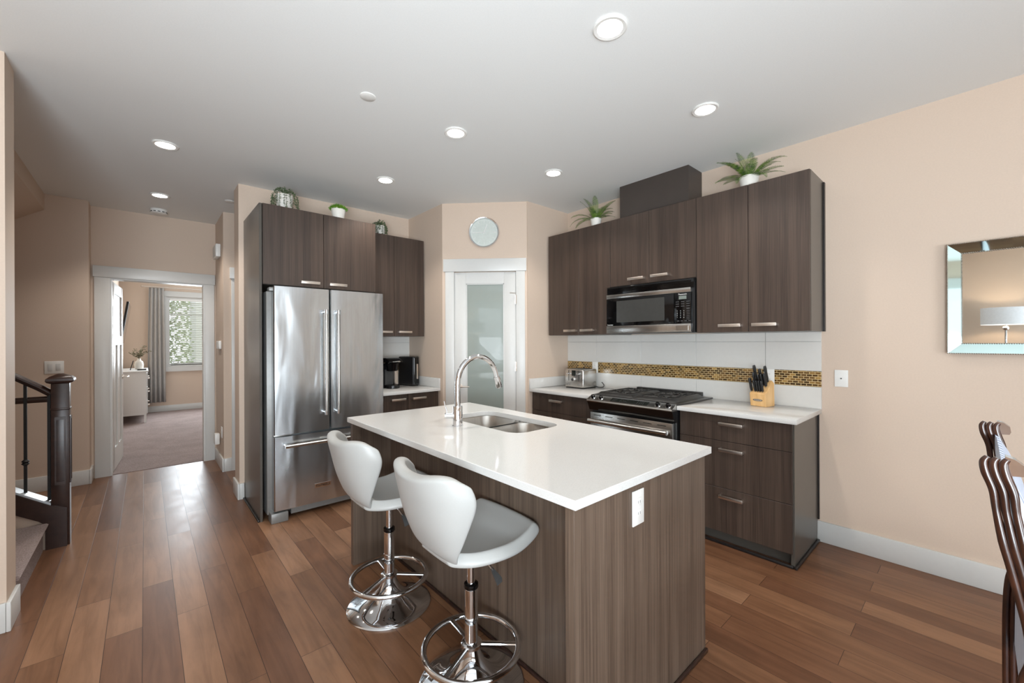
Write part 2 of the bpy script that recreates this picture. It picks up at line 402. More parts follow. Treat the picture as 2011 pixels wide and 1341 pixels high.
# local +y must point away from the room
if (DM.to_3x3() @ Vector((0, 1, 0))).dot(Vector((1, 1, 0))) < 0: raise RuntimeError('diag')
w = MB(DM); w.box(0, 0.116, 0, 0.1, 0, CZ); w.box(0.752, L, 0, 0.1, 0, CZ); w.box(0.116, 0.752, 0, 0.1, 2.085, CZ)
struct('wall_pantry_front', w, 'wall')
w = MB(DM); w.box(0.033, 0.122, -0.018, 0.0, 0, 2.085, 0.002); w.box(0.748, 0.838, -0.018, 0.0, 0, 2.085, 0.002); w.box(0.014, 0.853, -0.026, 0.0, 2.085, 2.212, 0.003)
struct('trim_pantry_door', w, 'trim')
d = MB(DM)
d.box(0.122, 0.241, 0.0, 0.035, 0.01, 2.078, 0.002); d.box(0.628, 0.747, 0.0, 0.035, 0.01, 2.078, 0.002)
d.box(0.241, 0.628, 0.0, 0.035, 1.966, 2.078); d.box(0.241, 0.628, 0.0, 0.035, 0.01, 0.26)
for a in ((0.241, 0.252, 0.26, 1.966), (0.617, 0.628, 0.26, 1.966)): d.box(a[0], a[1], 0.006, 0.03, a[2], a[3])
d.box(0.241, 0.628, 0.006, 0.03, 1.955, 1.966); d.box(0.241, 0.628, 0.006, 0.03, 0.26, 0.271)
dr = struct('door_1', d, 'trim')
MB(DM).box(0.25, 0.62, 0.014, 0.022, 0.27, 1.957).obj('glass_panel', 'frosted', dr)
for z in (0.25, 1.13, 1.80):
    q = MB(DM); q.cyl((0.751, -0.022, z-0.045), (0.751, -0.022, z+0.045), 0.006, seg=10); q.box(0.735, 0.751, -0.004, -0.001, z-0.045, z+0.045); q.obj('hinge', 'nickel', dr)
q = MB(DM); q.cyl((0.175, 0.0, 0.93), (0.175, -0.012, 0.93), 0.027); q.cyl((0.175, -0.01, 0.93), (0.175, -0.05, 0.93), 0.01); q.tube([(0.175, -0.048, 0.93), (0.21, -0.05, 0.93), (0.28, -0.045, 0.928)], [0.009, 0.008, 0.006])
q.obj('door_lever', 'nickel', dr)
q = MB(DM); q.tube([(0.75, -0.03, 1.86), (0.72, -0.06, 1.858), (0.69, -0.08, 1.858)], 0.003, 6); q.obj('door_stop', 'nickel', dr)

# bedroom door casing and leaf
w = MB()
w.box(-0.385, -0.27, 5.978, 6.0, 0, 2.06, 0.002); w.box(0.525, 0.615, 5.978, 6.0, 0, 2.06, 0.002); w.box(-0.395, 0.622, 5.968, 6.0, 2.06, 2.175, 0.003)
w.box(-0.27, -0.255, 5.985, 6.12, 0, 2.06); w.box(0.51, 0.525, 5.985, 6.12, 0, 2.06); w.box(-0.255, 0.51, 5.985, 6.12, 2.045, 2.06)
struct('trim_bedroom_door', w, 'trim')
ang = R(86)
DM2 = Matrix.Translation((-0.252, 6.115, 0)) @ Matrix.Rotation(ang, 4, 'Z')   # local x along leaf, swinging into the bedroom
d = MB(DM2); T = 0.037; Wd = 0.765
d.box(0, 0.11, 0, T, 0.012, 2.035, 0.002); d.box(Wd-0.11, Wd, 0, T, 0.012, 2.035, 0.002)
d.box(0.11, Wd-0.11, 0, T, 1.92, 2.035); d.box(0.11, Wd-0.11, 0, T, 0.012, 0.24); d.box(0.11, Wd-0.11, 0, T, 1.36, 1.46)
d.box(0.33, 0.435, 0, T, 0.24, 1.36); d.box(0.11, Wd-0.11, 0.012, T-0.012, 0.2, 1.95)
dr2 = struct('door_2', d, 'trim')
for z in (0.28, 1.05, 1.83):
    MB(DM2).box(-0.002, 0.004, 0.0, 0.034, z-0.05, z+0.05).obj('hinge', 'nickel', dr2)
q = MB(DM2)
for sgn, y0 in ((-1, 0), (1, T)):
    q.cyl((Wd-0.06, y0, 0.98), (Wd-0.06, y0+sgn*0.012, 0.98), 0.027); q.cyl((Wd-0.06, y0, 0.98), (Wd-0.06, y0+sgn*0.055, 0.98), 0.009)
    q.tube([(Wd-0.06, y0+sgn*0.053, 0.98), (Wd-0.12, y0+sgn*0.055, 0.98), (Wd-0.17, y0+sgn*0.05, 0.978)], [0.009, 0.008, 0.006])
q.obj('door_lever', 'nickel', dr2)
# side corridor door casing
w = MB(); w.box(0.70, 0.79, 5.34, 5.36, 0, 2.07, 0.002); w.box(0.685, 1.7, 5.33, 5.36, 2.07, 2.19, 0.003); w.box(1.6, 1.69, 5.34, 5.36, 0, 2.07, 0.002)
struct('trim_corridor_door', w, 'trim')
d3 = struct('door_3', MB().box(0.79, 1.6, 5.352, 5.36, 0.01, 2.07), 'trim')

# baseboards
def bb(name, *boxes):
    w = MB()
    for b in boxes: w.box(*b, 0.003)
    return struct(name, w, 'trim')
t_ = 0.016; h_ = 0.14
bb('baseboard_right', (WB-t_, WB, -4.6, 0.74, 0, h_))
bb('baseboard_fridge', (0.6205, 0.655, WA-t_, WA, 0, h_), (0.604, 0.62, WA-t_, 4.566, 0, h_), (0.6205, 2.26, 4.55, 4.566, 0, h_))
bb('baseboard_hall_right', (0.614, 0.63, 5.344, 6.0, 0, h_), (0.6305, 0.70, 5.344, 5.36, 0, h_))
bb('baseboard_hall_left', (-2.7, -0.4105, 5.784, 5.8, 0, h_), (-0.41, -0.394, 5.784, 6.0, 0, h_))
bb('baseboard_stub', (-3.1, -0.5005, 3.084, 3.1, 0, h_), (-0.5, -0.484, 3.084, 3.29, 0, h_))
bb('baseboard_bedroom', (-0.36, 3.0, BY-t_, BY, 0, 0.12))
bb('baseboard_left', (LX, LX+t_, -4.6, 3.1, 0, h_))
# living windows
def win_frame(name, axis, c, a0, a1, z0, z1, n, side):
    w = MB(); f = 0.06
    def bx(a, b, z, y, d0=-0.02, d1=0.1):
        if axis == 'x': w.box(c-side*d0, c-side*d1, a, b, z, y)
        else: w.box(a, b, c-side*d0, c-side*d1, z, y)
    bx(a0, a0+f, z0, z1); bx(a1-f, a1, z0, z1); bx(a0+f, a1-f, z0, z0+f); bx(a0+f, a1-f, z1-f, z1)
    for i in range(1, n): q = a0+(a1-a0)*i/n; bx(q-0.03, q+0.03, z0+f, z1-f)
    bx(a0-0.09, a0, z0-0.09, z1+0.12, -0.02, 0); bx(a1, a1+0.09, z0-0.09, z1+0.12, -0.02, 0); bx(a0, a1, z1, z1+0.12, -0.02, 0); bx(a0, a1, z0-0.09, z0, -0.02, 0)
    o = struct(name, w, 'trim')
    g = MB()
    if axis == 'x': g.box(c-side*0.06, c-side*0.064, a0+f, a1-f, z0+f, z1-f)
    else: g.box(a0+f, a1-f, c-side*0.06, c-side*0.064, z0+f, z1-f)
    g.obj('pane', 'pane', o)
    return o
win_frame('window_2', 'y', -4.6, -2.3, 1.1, 0.35, 2.35, 3, 1)
win_frame('window_3', 'x', LX, -3.5, -0.65, 0.7, 2.35, 3, 1)
# bedroom window
w = MB(); x0, x1, z0, z1 = 0.33, 1.85, 0.90, 2.32
w.box(x0-0.08, x0, BY-0.02, BY, z0, z1); w.box(x1, x1+0.08, BY-0.02, BY, z0, z1); w.box(x0-0.09, x1+0.09, BY-0.025, BY, z1, z1+0.11); w.box(x0-0.09, x1+0.09, BY-0.04, BY, z0-0.1, z0)
w.box(x0, x0+0.05, BY, BY+0.1, z0, z1); w.box(x1-0.05, x1, BY, BY+0.1, z0, z1); w.box(x0+0.05, x1-0.05, BY, BY+0.1, z0, z0+0.05); w.box(x0+0.05, x1-0.05, BY, BY+0.1, z1-0.05, z1)
w.box(1.12, 1.18, BY+0.03, BY+0.08, z0+0.05, z1-0.05)
for q in (0.72,): w.box(q, q+0.015, BY+0.055, BY+0.065, 1.95, z1)
w.box(x0, 1.12, BY+0.055, BY+0.065, 1.95, 1.965)
wi = struct('window_1', w, 'trim')
MB().box(x0+0.05, x1-0.05, BY+0.06, BY+0.064, z0+0.05, z1-0.05).obj('pane', 'pane', wi)

# ---------------------------------------------------------------- cabinets
def handle(parent, c, axis, out, ln=0.15):
    """flat bar pull: c centre on the door face, axis along the bar, out = unit direction away from the door"""
    b = MB(); c = Vector(c); a = Vector(axis); o = Vector(out); u = Vector((0, 0, 1))
    def bx(ca, ha, co, ho, hu):
        p = [c+a*(ca+s*ha)+o*(co+t*ho)+u*(v*hu) for s in (-1, 1) for t in (-1, 1) for v in (-1, 1)]
        xs = [q.x for q in p]; ys = [q.y for q in p]; zs = [q.z for q in p]
        b.box(min(xs), max(xs), min(ys), max(ys), min(zs), max(zs), 0.0015)
    bx(0, ln/2, 0.029, 0.0045, 0.011); bx(-ln/2+0.006, 0.006, 0.0125, 0.0125, 0.009); bx(ln/2-0.006, 0.006, 0.0125, 0.0125, 0.009)
    return b.obj('handle', 'nickel', parent)
G = 0.0015
def cabinet_B(name, label, group, y0, y1, z0, z1, xf, doors, cat='cabinet', side_right=False, carcass_x=None, drawers=None, toe=False):
    """cabinet on the right wall, facing -x"""
    r = root(name, label, cat, (WB-0.15, (y0+y1)/2, z0 if not toe else 0), group)
    cx = xf+0.02
    b = MB()
    if toe: b.box(cx, WB-0.001, y0, y1, 0.1, z1); b.box(cx+0.05, WB-0.02, y0, y1, 0.0, 0.1)
    else: b.box(cx, WB-0.001, y0, y1, z0, z1)
    b.obj('body', 'side', r)
    for (a0, a1, c0, c1, hy, hz, nm) in doors:
        p = MB().box(xf, cx-0.001, a0+G, a1-G, c0+G, c1-G, 0.0012, 1).obj(nm, 'lam', r)
        if hy is not None: handle(p, (xf, hy, hz), (0, 1, 0), (-1, 0, 0))
    return r
UZ0, UZ1 = 1.44, 2.462; UX = 3.13
S = [2.953, 2.553, 2.195, 1.812, 1.418, 1.058, 0.70]
def door_u(a0, a1, zl, hy, hz): return (a0, a1, zl, UZ1, hy, hz, 'door')
cabinet_B('wall_cabinet', 'tall dark wood wall cabinet in the corner left of the microwave, small fern on top', 'upper cabinets on the range wall', S[2]+0.001, S[0], UZ0, UZ1, UX,
          [door_u(S[1], S[0], UZ0, 2.65, 1.483), door_u(S[2], S[1], UZ0, 2.445, 1.483)])
cabinet_B('wall_cabinet', 'short two-door dark wood cabinet directly above the microwave', 'upper cabinets on the range wall', S[4]+0.001, S[2]-0.001, 1.862, UZ1, UX,
          [door_u(S[3], S[2], 1.862, 1.925, 1.91), door_u(S[4], S[3], 1.862, 1.71, 1.912)])
cabinet_B('wall_cabinet', 'two-door dark wood wall cabinet right of the microwave, large fern on top', 'upper cabinets on the range wall', S[6]+0.018, S[4]-0.001, UZ0, UZ1, UX,
          [door_u(S[5], S[4], UZ0, 1.175, 1.488), door_u(S[6], S[5], UZ0, 0.955, 1.488)])
# finished end panel with scribe at the wall
e = root('end_panel', 'dark end panel closing the right end of the upper cabinets', 'panel', (3.3, 0.709, UZ0))
MB().box(UX+0.02, WB-0.001, 0.70, 0.717, UZ0, UZ1, 0.001, 1).obj('panel', 'side', e)
MB().box(WB-0.03, WB-0.001, 0.690, 0.699, UZ0, UZ1-0.01).obj('scribe_strip', 'toe', e)
# vent chase
tag(base_origin(MB().box(3.235, WB-0.001, 1.525, 2.16, UZ1+0.001, CZ, 0.001, 1).obj('vent_chase', 'chase')), 'dark boxed vent chase rising from the cabinet above the microwave to the ceiling', 'vent chase')
# base cabinets on the range wall
BX = 2.915
def drawer_B(a0, a1, z0, z1, hy, hz): return (a0, a1, z0, z1, hy, hz, 'drawer')
cb = cabinet_B('base_cabinet', 'dark wood base cabinet with three drawers right of the range', 'base cabinets on the range wall', 0.758, 1.446, 0, 0.879, BX,
          [drawer_B(0.745, 1.446, 0.703, 0.877, 1.09, 0.822), drawer_B(0.745, 1.446, 0.386, 0.703, 1.09, 0.648), drawer_B(0.745, 1.446, 0.085, 0.386, 1.09, 0.333)], toe=True)
q = MB(); q.prism([(2.93, 0.0), (WB-0.03, 0.0), (WB-0.03, 0.11), (WB-0.001, 0.145), (WB-0.001, 0.879), (2.93, 0.879)], 'y', 0.738, 0.757).obj('end_panel', 'side', cb)
MB().box(WB-0.012, WB-0.001, 0.728, 0.7375, 0.15, 0.879).obj('scribe_strip', 'toe', cb)
MB().box(2.915, 2.93, 0.742, 1.446, 0, 0.018, 0.004).box(2.915, WB-0.02, 0.722, 0.737, 0, 0.018, 0.004).obj('shoe_moulding', 'toe', cb)
cabinet_B('base_cabinet', 'dark wood base cabinet with drawers left of the range under the toaster', 'base cabinets on the range wall', 2.222, 2.98, 0, 0.879, BX,
          [drawer_B(2.222, 2.98, 0.70, 0.877, 2.65, 0.815), drawer_B(2.222, 2.98, 0.386, 0.70, 2.65, 0.648), drawer_B(2.222, 2.98, 0.085, 0.386, 2.65, 0.333)], toe=True)
# counters on the range wall
def counter(name, label, boxes, loc, extra=()):
    r = root(name, label, 'countertop', loc, None)
    b = MB()
    for q in boxes: b.box(*q, 0.002)
    b.obj('slab', 'quartz', r)
    for q in extra: MB().box(*q, 0.002).obj('upstand', 'quartz', r)
    return r
counter('countertop', 'white quartz countertop right of the range carrying the knife block', [(2.873, WB-0.013, 0.712, 1.448, 0.88, 0.91)], (3.15, 1.08, 0.88))
counter('countertop', 'white quartz corner countertop left of the range carrying the toaster', [(2.873, WB-0.013, 2.214, 2.983, 0.88, 0.91)], (3.15, 2.6, 0.88), [(2.873, WB-0.013, 2.965, 2.984, 0.9105, 1.008)])
# backsplash
bs = root('backsplash', 'white tile backsplash with gold mosaic band behind the range', 'backsplash', (WB-0.006, 1.85, 0.88))
b = MB(); ys = [0.714, 1.055, 1.575, 2.09, 2.603, 2.984]; g = 0.0014
for a0, a1 in zip(ys, ys[1:]):
    for c0, c1 in ((0.88, 1.058), (1.166, 1.371), (1.371, 1.4395)):
        b.box(WB-0.012, WB-0.003, a0+g, a1-g, c0+g, c1-g, 0.0008, 1)
b.obj('white_tiles', 'tile', bs)
MB().box(WB-0.0035, WB-0.0005, 0.714, 2.984, 0.88, 1.4395).obj('grout', 'grout', bs)
MB().box(WB-0.011, WB-0.0036, 0.714, 2.984, 1.058, 1.166).obj('mosaic_band', 'mosaic', bs)
def plate(name, label, cat, c, axis, out, wdt, hgt, kind, group=None):
    """wall plate: c centre on the wall, axis horizontal dir, out away from wall"""
    c = Vector(c); a = Vector(axis); o = Vector(out); u = Vector((0, 0, 1))
    mm = Matrix(((a.x, u.x, o.x, c.x), (a.y, u.y, o.y, c.y), (a.z, u.z, o.z, c.z), (0, 0, 0, 1)))
    r = root(name, label, cat, tuple(c), group)
    MB(mm).box(-wdt/2, wdt/2, -hgt/2, hgt/2, 0.0005, 0.006, 0.002).obj('plate', 'white_plastic', r)
    if kind == 'outlet':
        for s in (-1, 1):
            MB(mm).box(-0.017, 0.017, s*0.02-0.014, s*0.02+0.014, 0.0062, 0.008, 0.001).obj('socket', 'white_plastic', r)
            for t in (-1, 1): MB(mm).box(t*0.006-0.0008, t*0.006+0.0008, s*0.02-0.004, s*0.02+0.005, 0.0081, 0.0084).obj('slot', 'gray_plastic', r)
    elif kind == 'switch2':
        for s in (-1, 1): MB(mm).box(s*0.026-0.016, s*0.026+0.016, -0.033, 0.033, 0.0062, 0.009, 0.001).obj('rocker', 'trim', r)
    elif kind == 'jack':
        b = MB(mm); b.cyl((0, 0, 0.006), (0, 0, 0.011), 0.004); b.obj('jack', 'gray_plastic', r)
    return r
plate('outlet_plate', 'white outlet plate in the mosaic band beside the toaster', 'outlet', (WB-0.0115, 2.614, 1.112), (0, -1, 0), (-1, 0, 0), 0.07, 0.112, 'outlet')
plate('outlet_plate', 'white outlet plate in the mosaic band behind the knife block', 'outlet', (WB-0.0115, 1.030, 1.112), (0, -1, 0), (-1, 0, 0), 0.07, 0.112, 'outlet')
plate('jack_plate', 'white square jack plate on the wall right of the kitchen counter', 'wall plate', (WB, 0.607, 1.125), (0, -1, 0), (-1, 0, 0), 0.072, 0.112, 'jack')

# fridge wall: tall panel, cabinet over fridge, wall cabinet, base cabinet
FY = 3.68
e = root('side_panel', 'tall dark panel standing at the left side of the refrigerator', 'panel', (0.668, 4.0, 0))
MB().box(0.658, 0.676, 3.66, WA-0.001, 0, 2.455, 0.001, 1).obj('panel', 'side', e)
MB().box(0.642, 0.657, 3.66, WA-0.02, 0, 0.016, 0.004).obj('shoe_moulding', 'toe', e)
def cabinet_A(label, group, x0, x1, z0, z1, yf, doors, name='wall_cabinet', toe=False):
    r = root(name, label, 'cabinet', ((x0+x1)/2, WA-0.15, 0 if toe else z0), group)
    b = MB()
    if toe: b.box(x0, x1, yf+0.02, WA-0.001, 0.1, z1); b.box(x0, x1, yf+0.07, WA-0.02, 0, 0.1)
    else: b.box(x0, x1, yf+0.02, WA-0.001, z0, z1)
    b.obj('body', 'side', r)
    for (a0, a1, c0, c1, hx, hz, nm) in doors:
        p = MB().box(a0+G, a1-G, yf, yf+0.019, c0+G, c1-G, 0.0012, 1).obj(nm, 'lam', r)
        if hx is not None: handle(p, (hx, yf, hz), (1, 0, 0), (0, -1, 0), 0.145)
    return r
cabinet_A('deep dark wood two-door cabinet above the refrigerator', None, 0.678, 1.592, 1.835, 2.465, FY, [(0.684, 1.137, 1.835, 2.465, 1.027, 1.872, 'door'), (1.137, 1.592, 1.835, 2.465, 1.25, 1.872, 'door')])
cabinet_A('dark wood two-door wall cabinet above the coffee maker counter', None, 1.594, 2.245, 1.438, 2.462, 3.95, [(1.594, 1.904, 1.438, 2.462, 1.80, 1.481, 'door'), (1.904, 2.245, 1.438, 2.462, 2.015, 1.482, 'door')])
cabinet_A('dark wood base cabinet with drawers under the coffee maker', None, 1.64, 2.257, 0, 0.879, 3.69,
          [(1.64, 1.916, 0.70, 0.877, 1.81, 0.828, 'drawer'), (1.918, 2.257, 0.70, 0.877, 2.03, 0.826, 'drawer'), (1.64, 1.916, 0.1, 0.70, 1.81, 0.65, 'door'), (1.918, 2.257, 0.1, 0.70, 2.03, 0.65, 'door')], 'base_cabinet', True)
counter('countertop', 'white quartz countertop with coffee maker beside the refrigerator', [(1.63, 2.258, 3.648, WA-0.013, 0.88, 0.91)], (1.95, 4.0, 0.88), [(2.24, 2.259, 3.648, WA-0.013, 0.9105, 1.008)])
bs2 = root('backsplash', 'white tile backsplash behind the coffee maker under the wall cabinet', 'backsplash', (1.93, WA-0.006, 0.88))
b = MB()
for a0, a1 in ((1.60, 2.26),):
    for c0, c1 in ((0.88, 1.058), (1.166, 1.371), (1.371, 1.437)):
        b.box(a0+g, a1-g, WA-0.012, WA-0.003, c0+g, c1-g, 0.0008, 1)
b.obj('white_tiles', 'tile', bs2)
MB().box(1.60, 2.26, WA-0.0035, WA-0.0005, 0.88, 1.437).obj('grout', 'grout', bs2)
MB().box(1.60, 2.26, WA-0.011, WA-0.0036, 1.058, 1.166).obj('mosaic_band', 'mosaic', bs2)

# ---------------------------------------------------------------- refrigerator
fr = root('refrigerator', 'stainless steel french door refrigerator with bottom freezer drawer', 'refrigerator', (1.17, 3.9, 0))
MB().box(0.70, 1.60, 3.635, 4.28, 0.05, 1.775, 0.004).obj('body', 'steel_side', fr)
def fdoor(nm, x0, x1, z0, z1):
    b = MB(); n = 8; yb = 3.63
    # slightly crowned front
    pts = [(x0, yb), (x0, 3.562), (x0+0.006, 3.553)] + [(x0+(x1-x0)*i/n, 3.551-0.004*math.sin(math.pi*i/n)) for i in range(1, n)] + [(x1-0.006, 3.553), (x1, 3.562), (x1, yb)]
    b.prism(pts, 'z', z0, z1); return b.obj(nm, 'steel_door', fr, ang=25)
d1 = fdoor('left_door', 0.733, 1.142, 0.668, 1.812); d2 = fdoor('right_door', 1.15, 1.607, 0.668, 1.812); d3 = fdoor('freezer_drawer', 0.733, 1.607, 0.09, 0.652)
def tubular(par, p0, p1, out, mats=('steel', 'chrome')):
    p0 = Vector(p0); p1 = Vector(p1); o = Vector(out); a = (p1-p0).normalized()
    h = MB().cyl(p0+o, p1+o, 0.0125, seg=20).obj('handle', mats[0], par)
    for p, s in ((p0, 1), (p1, -1)):
        MB().cyl(p+o-a*s*0.004, p+o+a*s*0.028, 0.0145, seg=20).obj('end_collar', mats[1], h)
        MB().tube([p+a*s*0.014, p+a*s*0.014+o], 0.011, 14, flat=0.7).obj('bracket', mats[1], h)
tubular(d1, (1.10, 3.549, 0.80), (1.10, 3.549, 1.64), (0, -0.055, 0)); tubular(d2, (1.195, 3.549, 0.80), (1.195, 3.549, 1.64), (0, -0.055, 0))
tubular(d3, (0.80, 3.549, 0.585), (1.54, 3.549, 0.585), (0, -0.055, 0))
b = MB().box(1.02, 1.145, 3.5455, 3.548, 0.205, 0.24, 0.001, 1).obj('badge', 'chrome', d3)
text('badge_text', 'KitchenAid', 0.024, 'black', b, (1.082, 3.5448, 0.222), (1, 0, 0), (0, 0, 1), 0.0003)
MB().box(0.712, 0.80, 3.60, 3.68, 1.776, 1.806, 0.006).obj('hinge_cover', 'steel_side', fr)
MB().box(0.735, 0.86, 3.575, 3.63, 0.654, 0.667, 0.002).obj('hinge', 'steel', fr)
MB().box(0.86, 1.60, 3.60, 3.70, 0.03, 0.085).obj('base_grille', 'steel_side', fr)
MB().box(0.712, 0.83, 3.552, 3.66, 0.0, 0.075, 0.006).obj('foot_cover', 'steel_side', fr)
MB().box(1.51, 1.60, 3.57, 3.66, 0.0, 0.075, 0.006).obj('foot_cover', 'steel_side', fr)

# ---------------------------------------------------------------- microwave over the range
mw = root('microwave', 'black and stainless over-the-range microwave under the wall cabinets', 'microwave', (3.27, 1.81, 1.437))
my0, my1 = 1.424, 2.205; mx = 3.085
MB().box(mx+0.03, WB-0.014, my0, my1, 1.445, 1.858, 0.003).obj('body', 'black', mw)
b = MB(); b.box(mx+0.012, mx+0.03, my0, my1, 1.79, 1.856, 0.002)
for i in range(6): b.box(mx+0.006, mx+0.014, my0+0.02, my1-0.01, 1.795+i*0.0085, 1.799+i*0.0085)
b.obj('vent_grille', 'black_gloss', mw)
MB().box(mx, mx+0.03, my0+0.018, my1, 1.752, 1.787, 0.002).obj('upper_trim', 'steel', mw)
dm = MB().box(mx+0.003, mx+0.03, 1.576, my1, 1.512, 1.752, 0.002).obj('door', 'black_gloss', mw)
MB().box(mx+0.001, mx+0.0028, 1.655, 2.10, 1.542, 1.728, 0.0008, 1).obj('door_window', plain('microwave_glass', (66, 66, 64), 0.12), dm)
text('brand_text', 'Inverter', 0.018, 'print', dm, (mx+0.0022, 2.165, 1.522), (0, -1, 0), (0, 0, 1), 0.0003)
cp = MB().box(mx+0.003, mx+0.03, my0+0.018, 1.572, 1.512, 1.752, 0.002).obj('control_panel', 'black_gloss', mw)
MB().box(mx, mx+0.03, my0+0.018, my1, 1.448, 1.512, 0.003).obj('lower_trim', 'steel', mw)
MB().box(mx-0.003, mx-0.0002, my0+0.035, 1.56, 1.462, 1.498, 0.001, 1).obj('door_button', 'steel', mw)
px_ = mx+0.0025
text('brand_text', 'Panasonic', 0.017, 'print', cp, (px_, 1.505, 1.738), (0, -1, 0), (0, 0, 1), 0.0003)
MB().box(mx+0.001, mx+0.003, 1.475, 1.535, 1.700, 1.726).obj('display', 'display', cp)
b = 0
rows = ['1', '2', '3', '4', '5', '6', '7', '8', '9', '*', '0', '#']
for i, ch in enumerate(rows):
    text('key', ch, 0.011, 'print', cp, (px_, 1.548-0.026*(i % 3), 1.610-0.0165*(i//3)), (0, -1, 0), (0, 0, 1), 0.0002)
k = MB()
for r_ in range(4):
    for c_ in range(3):
        if r_ in (0, 1, 2) or c_ == 2: k.box(mx+0.0018, mx+0.0028, 1.560-c_*0.042-0.026, 1.560-c_*0.042, 1.684-r_*0.017-0.006, 1.684-r_*0.017)
for r_ in range(7): k.box(mx+0.0018, mx+0.0028, 1.450, 1.474, 1.622-r_*0.013, 1.627-r_*0.013)
for c_ in range(4): k.box(mx+0.0018, mx+0.0028, 1.545-c_*0.03-0.012, 1.551-c_*0.03, 1.530, 1.537)
k.obj('key_marks', 'gray_plastic', cp)

# ---------------------------------------------------------------- gas range
rg = root('gas_range', 'slide-in stainless gas range with black grates between the counters', 'range', (3.15, 1.83, 0))
ry0, ry1 = 1.452, 2.208
MB().box(2.885, WB-0.03, ry0, ry1, 0.02, 0.908).obj('body', 'black', rg)
# cooktop with flanges resting over the counters
b = MB(); b.prism([(2.875, ry0-0.004), (3.02, ry0-0.03), (WB-0.05, ry0-0.03), (WB-0.05, ry1+0.03), (3.02, ry1+0.03), (2.875, ry1+0.004)], 'z', 0.9115, 0.922); b.obj('cooktop', 'range_top', rg)
MB().box(WB-0.06, WB-0.018, ry0+0.06, ry1-0.1, 0.922, 0.955, 0.004).obj('rear_vent', 'iron', rg)
# sloping control panel (profile in x,z)
b = MB(); b.prism([(2.885, 0.921), (2.872, 0.921), (2.806, 0.888), (2.802, 0.880), (2.808, 0.873), (2.885, 0.873)], 'y', ry0-0.002, ry1+0.002)
cpn = b.obj('control_panel', 'steel', rg)
b = MB(); b.prism([(2.885, 0.873), (2.812, 0.873), (2.842, 0.80), (2.885, 0.796)], 'y', ry0, ry1); b.obj('front_fascia', 'black_gloss', rg)
sl = Vector((2.872-2.806, 0, 0.921-0.888)).normalized(); nrm = Vector((-sl.z, 0, sl.x))
def onp(t, y, h=0): p = Vector((2.806, y, 0.888))+sl*t+nrm*h; return p
def slab_on(t0, t1, y0, y1, h0, h1, nm, mat, par, ins=0):
    b = MB(); b.ring_loft([[onp(t0, y0, h0), onp(t1, y0+ins, h0), onp(t1, y1-ins, h0), onp(t0, y1, h0)], [onp(t0, y0, h1), onp(t1, y0+ins, h1), onp(t1, y1-ins, h1), onp(t0, y1, h1)]])
    return b.obj(nm, mat, par)
dsp = slab_on(0.014, 0.060, 1.655, 1.985, 0.0002, 0.0012, 'touch_display', 'display_dark', cpn)
k = MB()
for y in (1.69, 1.705, 1.72, 1.74, 1.83, 1.845, 1.86, 1.875, 1.89, 1.93, 1.945, 1.96):
    for t in (0.022, 0.034, 0.046):
        if random.random() < 0.8:
            q = [onp(t, y, 0.0016), onp(t+0.003, y, 0.0016), onp(t+0.003, y+0.008, 0.0016), onp(t, y+0.008, 0.0016)]
            k.quad(*q)
k.obj('display_marks', 'gray_plastic', dsp)
for y in (2.165, 2.085, 1.575, 1.495):
    kb = MB().tube([onp(0.036, y, 0.0002), onp(0.036, y, 0.006)], [0.024, 0.022], 20).obj('knob', 'chrome', cpn)
    b = MB(); b.tube([onp(0.036, y, 0.006), onp(0.036, y, 0.02), onp(0.036, y, 0.024)], [0.017, 0.0145, 0.01], 18); b.obj('grip', 'black_gloss', kb)
od = MB().box(2.838, 2.884, ry0+0.012, ry1-0.012, 0.20, 0.782, 0.003).obj('oven_door', 'steel', rg)
k = MB()
for i in range(6): k.box(2.8375, 2.85, ry0+0.06+i*0.115, ry0+0.06+i*0.115+0.07, 0.756, 0.761)
k.obj('vent_slots', 'black_matte', od)
hd = MB().tube([(2.79, ry0+0.03, 0.718), (2.783, 1.83, 0.718), (2.79, ry1-0.03, 0.718)], 0.021, 16, flat=0.8).obj('oven_handle', 'steel', od)
for y in (ry0+0.06, ry1-0.06): MB().box(2.795, 2.838, y-0.012, y+0.012, 0.706, 0.73, 0.003).obj('bracket', 'steel', hd)
MB().box(2.836, 2.8385, ry0+0.10, ry1-0.10, 0.33, 0.63, 0.001, 1).obj('oven_window', 'black_gloss', od)
MB().box(2.845, 2.884, ry0+0.012, ry1-0.012, 0.04, 0.19, 0.003).obj('storage_drawer', 'steel', rg)
